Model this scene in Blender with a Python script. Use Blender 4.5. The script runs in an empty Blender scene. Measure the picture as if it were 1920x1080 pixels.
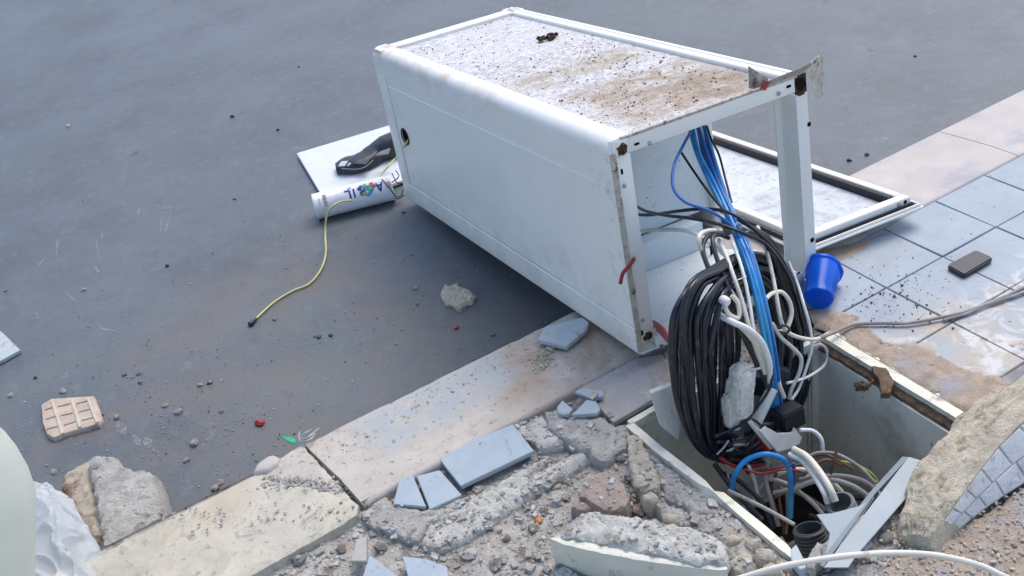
import bpy, bmesh, math, random
from mathutils import Vector, Matrix, noise
from mathutils.geometry import delaunay_2d_cdt
random.seed(7)
S = bpy.context.scene
COL = S.collection
# ------------------------------------------------------------------ camera
F_PX = 1987.54
YAW, PITCH, ROLL, CAM_H = -0.43502, 0.57946, -0.19206, 1.60443
_f = Vector((-math.sin(YAW)*math.cos(PITCH), math.cos(YAW)*math.cos(PITCH), -math.sin(PITCH)))
_r0 = Vector((math.cos(YAW), math.sin(YAW), 0)); _u0 = _r0.cross(_f)
_r = math.cos(ROLL)*_r0 + math.sin(ROLL)*_u0
_u = -math.sin(ROLL)*_r0 + math.cos(ROLL)*_u0
CAM = Vector((0, 0, CAM_H))
cd = bpy.data.cameras.new("camera"); cam = bpy.data.objects.new("camera", cd); COL.objects.link(cam)
cam.matrix_world = Matrix(((_r.x, _u.x, -_f.x, CAM.x), (_r.y, _u.y, -_f.y, CAM.y), (_r.z, _u.z, -_f.z, CAM.z), (0, 0, 0, 1)))
cd.sensor_width = 36; cd.lens = F_PX*36/1920; cd.clip_start = 0.02; cd.clip_end = 400
S.camera = cam
# ------------------------------------------------------------------ world, sun, exposure
w = bpy.data.worlds.new("World"); S.world = w; w.use_nodes = True
nt = w.node_tree; nt.nodes.clear()
sky = nt.nodes.new("ShaderNodeTexSky"); sky.sky_type = 'NISHITA'; sky.sun_disc = False
SUN_EL, SUN_AZ = math.radians(58), math.radians(62)     # azimuth clockwise from +Y
sky.sun_elevation = SUN_EL; sky.sun_rotation = SUN_AZ
sky.air_density = 1.0; sky.dust_density = 2.2; sky.ozone_density = 1.0
bg = nt.nodes.new("ShaderNodeBackground"); bg.inputs[1].default_value = 0.15
wo = nt.nodes.new("ShaderNodeOutputWorld")
nt.links.new(sky.outputs[0], bg.inputs[0]); nt.links.new(bg.outputs[0], wo.inputs[0])
sd = bpy.data.lights.new("sun", 'SUN'); sd.energy = 1.15; sd.angle = math.radians(38); sd.color = (1, .92, .80)
sun = bpy.data.objects.new("sun", sd); COL.objects.link(sun)
_sd = Vector((math.sin(SUN_AZ)*math.cos(SUN_EL), math.cos(SUN_AZ)*math.cos(SUN_EL), math.sin(SUN_EL)))
sun.rotation_euler = _sd.to_track_quat('Z', 'Y').to_euler()
S.view_settings.view_transform = 'Standard'; S.view_settings.look = 'None'
S.view_settings.gamma = 1; S.view_settings.use_curve_mapping = False
S.view_settings.exposure = 0.66
S.render.engine = 'CYCLES'
S.render.resolution_x = 1024; S.render.resolution_y = 576

# ------------------------------------------------------------------ measuring helpers (a photo point seen on a real plane)
def ray(px, py): return _f + _r*((px-960)/F_PX) - _u*((py-540)/F_PX)
def P(px, py, z=0.0):
    d = ray(px, py); return CAM + d*((z-CAM_H)/d.z)
def PY(px, py, y):
    d = ray(px, py); return CAM + d*(y/d.y)
def PS(px, py, z0, s, y0):                                # plane z = z0 + s (y - y0)
    d = ray(px, py); return CAM + d*((z0-s*y0-CAM_H)/(d.z-s*d.y))
def nz(x, y, z=0.0, s=1.0): return noise.noise(Vector((x*s, y*s, z*s)))
def fbm(x, y, z, s, o=4):
    v, a, t = 0, 1, 0
    for i in range(o):
        v += a*noise.noise(Vector((x*s+i*7.3, y*s-i*3.1, z*s+i*1.7))); t += a; a *= .55; s *= 2.1
    return v/t
# ------------------------------------------------------------------ materials
def mat(name, col, rough=.6, metal=0, spec=.5, scale=40, var=.12, bump=.0, bscale=200, col2=None, thr=None, spots=None, coat=0, trans=0, coord='Object', extra=None):
    """principled material: base colour broken up by noise, optional second colour in patches, optional dark specks, fine bump"""
    m = bpy.data.materials.new(name); m.use_nodes = True; n = m.node_tree; N = n.nodes; Lk = n.links
    b = N['Principled BSDF']; b.inputs['Roughness'].default_value = rough; b.inputs['Metallic'].default_value = metal
    b.inputs['Specular IOR Level'].default_value = spec; b.inputs['Coat Weight'].default_value = coat
    b.inputs['Transmission Weight'].default_value = trans
    tc = N.new('ShaderNodeTexCoord'); src = tc.outputs[coord]
    no = N.new('ShaderNodeTexNoise'); no.inputs['Scale'].default_value = scale; no.inputs['Detail'].default_value = 6; Lk.new(src, no.inputs['Vector'])
    mr = N.new('ShaderNodeMapRange'); mr.inputs[1].default_value = .3; mr.inputs[2].default_value = .7
    mr.inputs[3].default_value = 1-var; mr.inputs[4].default_value = 1+var; Lk.new(no.outputs[0], mr.inputs[0])
    mx = N.new('ShaderNodeMix'); mx.data_type = 'RGBA'; mx.blend_type = 'MULTIPLY'; mx.inputs[0].default_value = 1
    mx.inputs[6].default_value = (*col, 1); cmb = N.new('ShaderNodeCombineColor')
    for i in range(3): Lk.new(mr.outputs[0], cmb.inputs[i])
    Lk.new(cmb.outputs[0], mx.inputs[7]); out = mx.outputs[2]
    def patch(out, c2, sc, lo, hi, detail=8, dist=0, mask=None, rg=.65):
        q = N.new('ShaderNodeTexNoise'); q.inputs['Scale'].default_value = sc; q.inputs['Detail'].default_value = detail
        q.inputs['Roughness'].default_value = rg; q.inputs['Distortion'].default_value = dist; Lk.new(src, q.inputs['Vector'])
        r = N.new('ShaderNodeMapRange'); r.inputs[1].default_value = lo; r.inputs[2].default_value = hi; Lk.new(q.outputs[0], r.inputs[0])
        f = r.outputs[0]
        if mask is not None:
            mm = N.new('ShaderNodeMath'); mm.operation = 'MULTIPLY'; Lk.new(f, mm.inputs[0]); Lk.new(mask, mm.inputs[1]); f = mm.outputs[0]
        x = N.new('ShaderNodeMix'); x.data_type = 'RGBA'; Lk.new(f, x.inputs[0]); Lk.new(out, x.inputs[6]); x.inputs[7].default_value = (*c2, 1)
        return x.outputs[2]
    if col2: out = patch(out, col2, thr[0], thr[1], thr[2])
    if spots: 
        for s_ in spots: out = patch(out, *s_)
    if extra: out = extra(N, Lk, tc, out, patch)
    Lk.new(out, b.inputs['Base Color'])
    if bump:
        q = N.new('ShaderNodeTexNoise'); q.inputs['Scale'].default_value = bscale; q.inputs['Detail'].default_value = 5; q.inputs['Roughness'].default_value = .7; Lk.new(src, q.inputs['Vector'])
        bp = N.new('ShaderNodeBump'); bp.inputs['Strength'].default_value = min(1, bump); bp.inputs['Distance'].default_value = .002 if bump <= 1 else .0032*bump
        Lk.new(q.outputs[0], bp.inputs['Height']); Lk.new(bp.outputs[0], b.inputs['Normal'])
    m['b'] = 1
    return m
def boxmask(N, Lk, tc, axis_ranges, soft, wob=.05, ws=9):
    """1 inside the given ranges of object coordinates, with wobbly soft edges"""
    nn = N.new('ShaderNodeTexNoise'); nn.inputs['Scale'].default_value = ws; nn.inputs['Detail'].default_value = 4; Lk.new(tc.outputs['Object'], nn.inputs['Vector'])
    vm = N.new('ShaderNodeVectorMath'); vm.operation = 'MULTIPLY_ADD'; Lk.new(nn.outputs[1], vm.inputs[0]); vm.inputs[1].default_value = (wob*2,)*3; Lk.new(tc.outputs['Object'], vm.inputs[2])
    v2 = N.new('ShaderNodeVectorMath'); v2.operation = 'SUBTRACT'; Lk.new(vm.outputs[0], v2.inputs[0]); v2.inputs[1].default_value = (wob,)*3
    sp = N.new('ShaderNodeSeparateXYZ'); Lk.new(v2.outputs[0], sp.inputs[0]); res = None
    for ax, lo, hi in axis_ranges:
        for a, b in ((lo-soft, lo+soft), (hi+soft, hi-soft)):
            r = N.new('ShaderNodeMapRange'); r.inputs[1].default_value = a; r.inputs[2].default_value = b; Lk.new(sp.outputs[ax], r.inputs[0])
            if res is None: res = r.outputs[0]
            else:
                mm = N.new('ShaderNodeMath'); mm.operation = 'MULTIPLY'; Lk.new(res, mm.inputs[0]); Lk.new(r.outputs[0], mm.inputs[1]); res = mm.outputs[0]
    return res
def road_extra(N, Lk, tc, out, patch):
    m1 = boxmask(N, Lk, tc, [(0, .1, 1.25), (1, 2.05, 3.2)], .25, .25, 3)
    out = patch(out, (.160, .146, .130), 3.5, .40, .70, mask=m1)
    m2 = boxmask(N, Lk, tc, [(0, -.8, .3), (1, 2.2, 3.1)], .2, .25, 3)
    out = patch(out, (.155, .146, .140), 5, .46, .70, mask=m2)
    out = patch(out, (.26, .27, .28), 13, .60, .80, mask=m2)
    return out
M = {}
M['road'] = mat('road_concrete', (.108, .128, .147), .44, spec=.45, scale=2.2, var=.16, bump=.9, bscale=240,
    spots=[((.135, .16, .195), .9, .46, .72, 4), ((.085, .095, .115), 1.7, .48, .70, 6), ((.10, .11, .13), 7, .56, .70, 8), ((.17, .175, .185), 26, .66, .80, 4), ((.06, .065, .075), 9, .68, .78, 3), ((.075, .09, .108), 110, .54, .68, 4), ((.16, .178, .20), 150, .61, .72, 3), ((.30, .31, .33), 200, .72, .77, 2), ((.135, .155, .178), 22, .52, .70, 9)], extra=road_extra)
def kerb_extra(N, Lk, tc, out, patch):
    m = boxmask(N, Lk, tc, [(0, .78, 1.3), (1, 1.74, 2.03)], .06, .06, 8)
    out = patch(out, (.37, .265, .19), 9, .36, .62, 9, .6, mask=m)
    m3 = boxmask(N, Lk, tc, [(0, .45, .85), (1, 1.86, 2.03)], .04, .04, 8)
    out = patch(out, (.38, .41, .42), 9, .3, .5, mask=m3)
    out = patch(out, (.20, .18, .15), 60, .60, .70, 3)
    out = patch(out, (.25, .13, .10), 15, .71, .76, 3)
    return out
M['kerb'] = mat('kerb_marble', (.50, .455, .40), .62, scale=12, var=.1, bump=.5, bscale=120, spots=[((.40, .36, .31), 22, .52, .70, 8)], extra=kerb_extra)
M['kerb_clean'] = mat('kerb_marble_clean', (.50, .45, .43), .6, scale=8, var=.08, bump=.3, bscale=150, spots=[((.36, .36, .40), 6, .5, .66, 6), ((.22, .2, .18), 60, .7, .76, 3)])
M['travertine'] = mat('travertine', (.53, .495, .41), .6, scale=9, var=.1, bump=.8, bscale=90,
    spots=[((.40, .385, .31), 7, .48, .66, 10, 1.2), ((.24, .24, .20), 26, .56, .68, 9, .8), ((.30, .28, .24), 90, .62, .68, 4), ((.52, .44, .33), 4, .5, .7, 5)])
def tile_extra(N, Lk, tc, out, patch):
    m = boxmask(N, Lk, tc, [(0, 1.4, 1.80), (1, .9, 1.42)], .07, .10, 7)
    out = patch(out, (.42, .37, .315), 12, .34, .58, mask=m)
    m2 = boxmask(N, Lk, tc, [(0, 1.4, 2.1), (1, .9, 1.40)], .06, .12, 6)
    out = patch(out, (.56, .56, .56), 12, .48, .60, 9, 1.2, mask=m2)
    out = patch(out, (.38, .32, .27), 16, .56, .64, 9, 1.0, mask=m2)
    m4 = boxmask(N, Lk, tc, [(0, 1.5, 1.95), (1, 1.36, 1.75)], .07, .06, 6)
    out = patch(out, (.07, .07, .085), 95, .645, .70, 3, mask=m4)
    out = patch(out, (.045, .045, .055), 60, .68, .73, 2)
    return out
M['tile'] = mat('paving_tile', (.315, .375, .43), .5, scale=14, var=.1, bump=.35, bscale=160, spots=[((.25, .28, .35), 7, .5, .75, 6)], extra=tile_extra)
M['tile_bit'] = mat('broken_tile_glaze', (.35, .42, .475), .5, scale=20, var=.07, bump=.25, bscale=200, spots=[((.27, .31, .39), 30, .62, .72, 3)])
M['tile_grey'] = mat('broken_tile_grey', (.42, .405, .39), .7, scale=20, var=.12, bump=.5, bscale=150, spots=[((.42, .34, .27), 14, .5, .62, 6), ((.46, .5, .5), 12, .58, .64, 6)])
M['tile_pale'] = mat('broken_tile_pale', (.44, .50, .52), .6, scale=20, var=.1, bump=.4, bscale=150, spots=[((.40, .33, .27), 18, .56, .66, 5)])
M['soil'] = mat('mortar_and_soil', (.55, .515, .465), .9, spec=.2, scale=30, var=.25, bump=2.5, bscale=170,
    spots=[((.30, .265, .23), 18, .52, .64, 8), ((.62, .60, .55), 26, .58, .68, 7), ((.30, .20, .15), 9, .60, .68, 6), ((.10, .085, .07), 80, .62, .68, 4)])
M['sand'] = mat('sandy_mortar', (.50, .41, .33), .9, spec=.2, scale=40, var=.2, bump=2, bscale=200, spots=[((.58, .52, .44), 60, .62, .7, 4), ((.24, .16, .12), 22, .62, .7, 6), ((.46, .44, .46), 7, .52, .62, 6)])
M['tan_dirt'] = mat('tan_dirt', (.36, .29, .21), .95, spec=.1, scale=20, var=.2, spots=[((.33, .35, .40), 22, .5, .62, 6)])
M['concrete'] = mat('broken_concrete', (.56, .54, .50), .9, spec=.2, scale=25, var=.18, bump=3, bscale=160, spots=[((.30, .28, .25), 30, .55, .68, 8), ((.10, .09, .08), 95, .64, .70, 3), ((.62, .61, .57), 45, .62, .7, 4)])
M['concrete_cream'] = mat('cream_concrete', (.70, .63, .50), .9, spec=.2, scale=25, var=.2, bump=4, bscale=100, spots=[((.38, .32, .25), 30, .55, .68, 8), ((.70, .66, .58), 60, .64, .7, 3), ((.14, .12, .1), 120, .69, .73, 3)])
M['concrete_grey'] = mat('grey_concrete', (.46, .455, .44), .9, spec=.2, scale=25, var=.15, bump=3, bscale=170, spots=[((.22, .22, .22), 60, .55, .65, 6), ((.50, .5, .49), 80, .62, .7, 3)])
M['mortar_pale'] = mat('pale_mortar', (.66, .65, .60), .9, spec=.2, scale=30, var=.15, bump=2.5, bscale=140, spots=[((.38, .36, .33), 25, .52, .66, 8), ((.13, .12, .1), 110, .67, .72, 3)])
M['brown_stone'] = mat('brown_stone', (.40, .32, .27), .85, spec=.2, scale=20, var=.15, bump=1.5, bscale=120, spots=[((.42, .36, .32), 22, .55, .66, 5)])
M['clay'] = mat('clay_tile_back', (.52, .43, .35), .85, spec=.2, scale=30, var=.1, bump=.8, bscale=180, spots=[((.33, .25, .2), 24, .56, .68, 5)])
M['clay_light'] = mat('clay_tile_rib', (.60, .53, .45), .85, spec=.2, scale=30, var=.1, bump=.8)
M['clay_dark'] = mat('clay_groove', (.25, .185, .15), .9, spec=.2, scale=30, var=.1)
M['dirty_brown'] = mat('brown_stained_concrete', (.52, .47, .38), .9, spec=.2, scale=22, var=.2, bump=2.5, bscale=130, spots=[((.22, .12, .08), 12, .5, .62, 6), ((.55, .52, .42), 20, .6, .68, 5)])
# painted metal of the cabinet
def metal_specks(N, Lk, tc, out, patch):
    out = patch(out, (.20, .15, .11), 140, .70, .75, 3)
    out = patch(out, (.45, .38, .28), 17, .72, .80, 6)
    return out
def grime(N, Lk, tc, out, patch):
    m = boxmask(N, Lk, tc, [(0, -1, 1), (2, -.2, .16)], .09, .06, 7)
    out = patch(out, (.70, .68, .61), 9, .45, .8, 8, .8, m, .7)
    m2 = boxmask(N, Lk, tc, [(0, -1, .12), (1, -.1, .10)], .05, .05, 12)
    out = patch(out, (.64, .60, .52), 22, .52, .70, 8, .5, m2, .7)
    m3 = boxmask(N, Lk, tc, [(0, -.1, .09), (1, .5, 1.5), (2, .50, .6)], .04, .03, 12)
    out = patch(out, (.72, .60, .50), 10, .42, .66, 6, .3, m3)
    return out
M['white'] = mat('white_cabinet_paint', (.86, .855, .80), .40, spec=.5, scale=3, var=.035, bump=.35, bscale=9, spots=[((.74, .74, .69), 5, .60, .82, 9), ((.76, .75, .70), 40, .66, .76, 7), ((.42, .38, .3), 120, .745, .78, 2)], extra=grime)
M['white_worn'] = mat('white_paint_worn', (.86, .85, .79), .42, scale=5, var=.04, bump=.15, bscale=60, extra=metal_specks)
M['inside'] = mat('cabinet_inside_paint', (.68, .76, .80), .45, scale=4, var=.04, spots=[((.12, .12, .12), 75, .70, .74, 2), ((.48, .52, .52), 5, .55, .75, 6)])
def top_dirt(N, Lk, tc, out, patch):
    out = patch(out, (.45, .44, .47), 42, .46, .62, 9)
    out = patch(out, (.62, .61, .60), 7, .45, .65, 6)
    a = boxmask(N, Lk, tc, [(0, .13, .50), (1, .05, .42)], .03, .07, 9)
    out = patch(out, (.36, .27, .18), 13, .36, .58, 10, .6, a, .75)
    a2 = boxmask(N, Lk, tc, [(0, .26, .50), (1, .04, .26)], .04, .06, 9)
    out = patch(out, (.27, .19, .12), 18, .38, .56, 10, .6, a2, .75)
    b = boxmask(N, Lk, tc, [(0, .08, .46), (1, .54, .66)], .03, .04, 9)
    out = patch(out, (.42, .355, .26), 13, .36, .58, 10, .5, b, .75)
    c = boxmask(N, Lk, tc, [(0, .08, .50), (1, .05, .85)], .05, .08, 9)
    out = patch(out, (.26, .20, .155), 95, .53, .62, 4, mask=c)
    out = patch(out, (.30, .26, .23), 150, .575, .65, 3)
    out = patch(out, (.10, .055, .04), 60, .665, .70, 3)
    out = patch(out, (.12, .10, .09), 210, .635, .68, 2)
    return out
M['top'] = mat('dirty_cabinet_top', (.68, .68, .70), .6, scale=30, var=.08, bump=.6, bscale=260, extra=top_dirt)
M['door_in'] = mat('door_inner_sheet', (.56, .60, .66), .55, scale=20, var=.08, spots=[((.40, .41, .43), 16, .5, .66, 8), ((.25, .26, .28), 60, .58, .68, 6), ((.10, .10, .12), 120, .69, .73, 2)])
M['rust'] = mat('rust', (.12, .06, .035), .9, spec=.2, scale=60, var=.4, bump=2, bscale=200, spots=[((.03, .02, .018), 60, .5, .6, 4), ((.35, .25, .17), 90, .62, .7, 3)])
M['rust_pale'] = mat('grimy_sheet_edge', (.50, .46, .39), .85, scale=60, var=.25, bump=1, bscale=200, spots=[((.14, .09, .06), 50, .55, .64, 5), ((.6, .6, .56), 40, .6, .7, 4)])
M['ear'] = mat('weathered_plate', (.33, .30, .25), .85, scale=40, var=.25, bump=1, bscale=150, spots=[((.15, .09, .06), 40, .56, .66, 5), ((.5, .49, .45), 30, .6, .7, 4)])
M['zinc'] = mat('bare_zinc', (.42, .42, .42), .4, metal=.8, scale=50, var=.2)
M['red_mark'] = mat('red_paint', (.30, .03, .025), .5, scale=80, var=.2, spots=[((.5, .35, .3), 90, .66, .72, 3)])
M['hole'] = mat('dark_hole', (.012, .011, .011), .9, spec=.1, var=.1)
M['gasket'] = mat('black_gasket', (.012, .012, .018), .6, var=.1)
M['pit_cream'] = mat('cream_chamber_frame', (.72, .71, .60), .55, scale=12, var=.08, bump=.4, bscale=120, spots=[((.36, .33, .26), 25, .56, .7, 7), ((.16, .1, .07), 40, .68, .74, 5)])
M['pit_wall'] = mat('chamber_wall', (.74, .75, .68), .6, scale=5, var=.1, bump=.3, bscale=60, spots=[((.36, .37, .32), 6, .5, .75, 6), ((.10, .10, .09), 38, .70, .74, 3), ((.3, .26, .2), 16, .64, .74, 6)])
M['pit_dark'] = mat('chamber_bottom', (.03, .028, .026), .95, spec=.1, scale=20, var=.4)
M['brown_dirt'] = mat('brown_dirt', (.22, .15, .10), .95, spec=.15, scale=50, var=.35, bump=2.5, bscale=220, spots=[((.40, .32, .25), 60, .6, .68, 4)])
M['bracket'] = mat('grey_bracket_paint', (.31, .37, .41), .45, scale=12, var=.06, bump=.2, bscale=80, spots=[((.33, .33, .31), 26, .60, .72, 6), ((.2, .2, .19), 90, .70, .74, 3)])
M['conduit'] = mat('grey_conduit', (.16, .185, .19), .55, scale=20, var=.1)
M['conduit_dark'] = mat('dark_conduit', (.045, .055, .06), .55, scale=20, var=.1)
def plastic(name, c, r=.35, **k): return mat(name, c, r, scale=30, var=.08, **k)
M['blk'] = plastic('black_cable', (.012, .015, .026), .28, spots=[((.09, .09, .095), 30, .56, .75, 7)])
M['blk2'] = plastic('dark_grey_cable', (.035, .037, .043), .4, spots=[((.12, .12, .12), 40, .6, .74, 5)])
M['blu'] = plastic('blue_cable', (.025, .24, .60), .35, spots=[((.05, .36, .68), 9, .46, .58, 3)])
M['blu_dk'] = plastic('dark_blue_cable', (.02, .13, .46), .35)
M['wht'] = plastic('white_cable', (.80, .81, .80), .4, spots=[((.5, .47, .42), 30, .6, .72, 5)])
M['crm'] = plastic('cream_cable', (.74, .70, .60), .45, spots=[((.40, .35, .28), 28, .58, .70, 5)])
M['gry'] = plastic('grey_cable', (.36, .35, .34), .5, spots=[((.24, .22, .2), 28, .55, .68, 5)])
M['redw'] = plastic('red_wire', (.36, .02, .03), .35)
M['brw'] = plastic('brown_wire', (.16, .07, .05), .5)
M['ylw'] = plastic('yellow_cable', (.60, .56, .25), .45)
M['ygr'] = plastic('yellow_green_wire', (.30, .34, .08), .45)
M['dusty'] = plastic('dusty_cable', (.30, .265, .25), .7, spots=[((.42, .40, .38), 20, .52, .64, 5)])
M['blkbox'] = plastic('black_plastic', (.018, .022, .032), .42, bump=.2, bscale=300)
M['pwr'] = plastic('charcoal_plastic', (.032, .034, .042), .45)
M['wplast'] = plastic('white_plastic', (.68, .68, .64), .4, spots=[((.45, .42, .36), 25, .62, .74, 5)])
M['foam'] = mat('white_foam', (.93, .92, .84), .95, spec=.1, scale=60, var=.12, bump=4, bscale=110, spots=[((.45, .45, .41), 40, .58, .7, 4)])
M['canw'] = plastic('can_white', (.78, .79, .80), .3, coat=.3)
for k, c in dict(navy=(.02, .04, .25), red=(.55, .03, .02), green=(.06, .35, .12), teal=(.05, .30, .35), sky=(.10, .35, .65), olive=(.35, .38, .12), pink=(.45, .10, .18), grey=(.28, .28, .3)).items():
    M['pr_'+k] = plastic('print_'+k, c, .35)
M['screen'] = plastic('pale_screen', (.50, .56, .60), .25)
M['clear'] = mat('clear_film', (.60, .62, .62), .25, var=.05, trans=.5)
M['greenp'] = plastic('green_plastic', (.03, .42, .20), .35)
M['orange'] = plastic('orange_chip', (.50, .17, .04), .5)
M['scuff'] = mat('chalk_scuff', (.44, .46, .48), .9, spec=.1, var=.1)
_m = M['scuff']; _n = _m.node_tree
_t = _n.nodes.new('ShaderNodeBsdfTransparent'); _x = _n.nodes.new('ShaderNodeMixShader'); _q = _n.nodes.new('ShaderNodeTexNoise'); _q.inputs['Scale'].default_value = 70; _q.inputs['Detail'].default_value = 5
_c = _n.nodes.new('ShaderNodeTexCoord'); _n.links.new(_c.outputs['Object'], _q.inputs['Vector'])
_g = _n.nodes.new('ShaderNodeMapRange'); _g.inputs[1].default_value = .36; _g.inputs[2].default_value = .72; _g.inputs[4].default_value = .6; _n.links.new(_q.outputs[0], _g.inputs[0]); _n.links.new(_g.outputs[0], _x.inputs[0])
_n.links.new(_t.outputs[0], _x.inputs[1]); _n.links.new(_n.nodes['Principled BSDF'].outputs[0], _x.inputs[2]); _n.links.new(_x.outputs[0], _n.nodes['Material Output'].inputs[0])
# translucent plastics
def trl(name, col, amt, rough=.3, seed=0, rough_bump=0, see=0):
    m = mat(name, col, rough, scale=18, var=.06, bump=rough_bump, bscale=40); n = m.node_tree
    t = n.nodes.new('ShaderNodeBsdfTranslucent'); t.inputs[0].default_value = (*col, 1)
    x = n.nodes.new('ShaderNodeMixShader'); x.inputs[0].default_value = amt
    n.links.new(n.nodes['Principled BSDF'].outputs[0], x.inputs[1]); n.links.new(t.outputs[0], x.inputs[2]); n.links.new(x.outputs[0], n.nodes['Material Output'].inputs[0])
    if see:
        tr = n.nodes.new('ShaderNodeBsdfTransparent'); y = n.nodes.new('ShaderNodeMixShader'); y.inputs[0].default_value = see; n.links.new(x.outputs[0], y.inputs[1]); n.links.new(tr.outputs[0], y.inputs[2]); n.links.new(y.outputs[0], n.nodes['Material Output'].inputs[0])
    return m
M['cup'] = trl('blue_cup_plastic', (.008, .20, .85), .5, .22)
M['bag'] = trl('thin_white_bag', (.84, .88, .90), .45, .18, see=.32)
M['drum'] = trl('pale_green_plastic', (.86, .87, .80), .55, .35)

# ------------------------------------------------------------------ object helpers
def empty(name, label, cat, loc=(0, 0, 0), group=None, rot=None, kind=None):
    o = bpy.data.objects.new(name, None); COL.objects.link(o); o.empty_display_size = .05
    if rot is not None: o.matrix_world = Matrix.Translation(loc) @ rot.to_4x4()
    else: o.location = loc
    tag(o, label, cat, group, kind); return o
def tag(o, label=None, cat=None, group=None, kind=None):
    if label: o['label'] = label
    if cat: o['category'] = cat
    if group: o['group'] = group
    if kind: o['kind'] = kind
    return o
def link(name, me, m, parent=None, world=True):
    if m is not None and not me.materials: me.materials.append(m)
    o = bpy.data.objects.new(name, me); COL.objects.link(o)
    if parent is not None:
        o.parent = parent
        if world: o.matrix_parent_inverse = pmat(parent).inverted()
    return o
def pmat(o):
    m = o.matrix_basis.copy()
    while o.parent: m = o.parent.matrix_basis @ o.matrix_parent_inverse @ m; o = o.parent
    return m
def mk(name, V, Fc, m, parent=None, world=True, smooth=False, centre=None):
    """centre: True puts the origin of a top-level mesh at its base"""
    me = bpy.data.meshes.new(name)
    V = [Vector(v) for v in V]; off = None
    if centre:
        xs = [v.x for v in V]; ys = [v.y for v in V]; off = Vector(((min(xs)+max(xs))/2, (min(ys)+max(ys))/2, min(v.z for v in V)))
        V = [v-off for v in V]
    me.from_pydata(V, [], Fc)
    bm = bmesh.new(); bm.from_mesh(me); bmesh.ops.recalc_face_normals(bm, faces=bm.faces); bm.to_mesh(me); bm.free()
    if smooth is True: me.shade_smooth()
    elif smooth:
        me.shade_smooth(); me.set_sharp_from_angle(angle=math.radians(smooth))
    o = link(name, me, m, parent, world)
    if off is not None: o.location = off
    return o
def bevbox(name, a, b, m, parent=None, bev=.0015, world=False, seg=2):
    """bevelled box between two corners in the parent's own frame"""
    bm = bmesh.new(); bmesh.ops.create_cube(bm, size=1)
    for v in bm.verts: v.co = Vector([(a[i]+b[i])/2+v.co[i]*(b[i]-a[i]) for i in range(3)])
    if bev: bmesh.ops.bevel(bm, geom=bm.edges[:], offset=min(bev, .45*min(abs(b[i]-a[i]) for i in range(3))), segments=seg, affect='EDGES', profile=.5)
    me = bpy.data.meshes.new(name); bm.to_mesh(me); bm.free(); me.shade_smooth(); me.set_sharp_from_angle(angle=math.radians(50))
    return link(name, me, m, parent, world)
def prism(name, top, dz, m, parent=None, bev=.0, world=True, nrm=None, centre=None):
    """polygon top (3-D points) extruded by dz downwards (or along nrm)"""
    bm = bmesh.new(); d = (nrm or Vector((0, 0, -1)))*dz
    vs = [bm.verts.new(p) for p in top]; f = bm.faces.new(vs)
    r = bmesh.ops.extrude_face_region(bm, geom=[f]); nv = [g for g in r['geom'] if isinstance(g, bmesh.types.BMVert)]
    for v in nv: v.co += d
    bmesh.ops.recalc_face_normals(bm, faces=bm.faces)
    if bev: bmesh.ops.bevel(bm, geom=bm.edges[:], offset=bev, segments=2, affect='EDGES')
    off = None
    if centre:
        off = sum((Vector(p) for p in top), Vector())/len(top)+d
        for v in bm.verts: v.co -= off
    me = bpy.data.meshes.new(name); bm.to_mesh(me); bm.free(); me.shade_smooth(); me.set_sharp_from_angle(angle=math.radians(40))
    o = link(name, me, m, parent, world)
    if off is not None: o.location = off
    return o
def profile(name, pts, axis, a, b, m, parent=None, world=False, n=1, smooth=40):
    """closed 2-D outline swept from a to b along an axis; pts are the other two coordinates in order"""
    V = []; Fc = []; k = len(pts)
    for i in range(n+1):
        t = a+(b-a)*i/n
        for p in pts:
            V.append({'x': (t, p[0], p[1]), 'y': (p[0], t, p[1]), 'z': (p[0], p[1], t)}[axis])
    for i in range(n):
        for j in range(k): Fc.append((i*k+j, i*k+(j+1) % k, (i+1)*k+(j+1) % k, (i+1)*k+j))
    Fc.append(tuple(range(k))[::-1]); Fc.append(tuple(range(n*k, n*k+k)))
    return mk(name, V, Fc, m, parent, world, smooth)
def catmull(pts, n=8):
    pts = [Vector(p) for p in pts]; Q = [pts[0]*2-pts[1]]+pts+[pts[-1]*2-pts[-2]]; out = []
    for i in range(1, len(Q)-2):
        a, b, c, d = Q[i-1:i+3]
        for k in range(n):
            t = k/n; out.append(.5*((2*b)+(c-a)*t+(2*a-5*b+4*c-d)*t*t+(3*b-a-3*c+d)*t**3))
    out.append(pts[-1]); return out
def tubeVF(path, r, sides=8, closed=False, V=None, Fc=None):
    V = [] if V is None else V; Fc = [] if Fc is None else Fc; base = len(V); n = len(path)
    up = Vector((.31, .2, .93)); prev = None
    for i, p in enumerate(path):
        if closed: t = path[(i+1) % n]-path[i-1]
        else: t = path[min(i+1, n-1)]-path[max(i-1, 0)]
        if t.length < 1e-9: t = Vector((0, 0, 1))
        t.normalize()
        u = (prev - t*prev.dot(t)) if prev is not None else t.cross(up)
        if u.length < 1e-6: u = t.orthogonal()
        u.normalize(); prev = u; v = t.cross(u); rr = r[i] if isinstance(r, (list, tuple)) else r
        for k in range(sides):
            a = 2*math.pi*k/sides; V.append(p+(u*math.cos(a)+v*math.sin(a))*rr)
    for i in range(n if closed else n-1):
        j = (i+1) % n
        for k in range(sides): Fc.append((base+i*sides+k, base+i*sides+(k+1) % sides, base+j*sides+(k+1) % sides, base+j*sides+k))
    if not closed:
        Fc.append(tuple(base+k for k in range(sides))[::-1]); Fc.append(tuple(base+(n-1)*sides+k for k in range(sides)))
    return V, Fc
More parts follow.
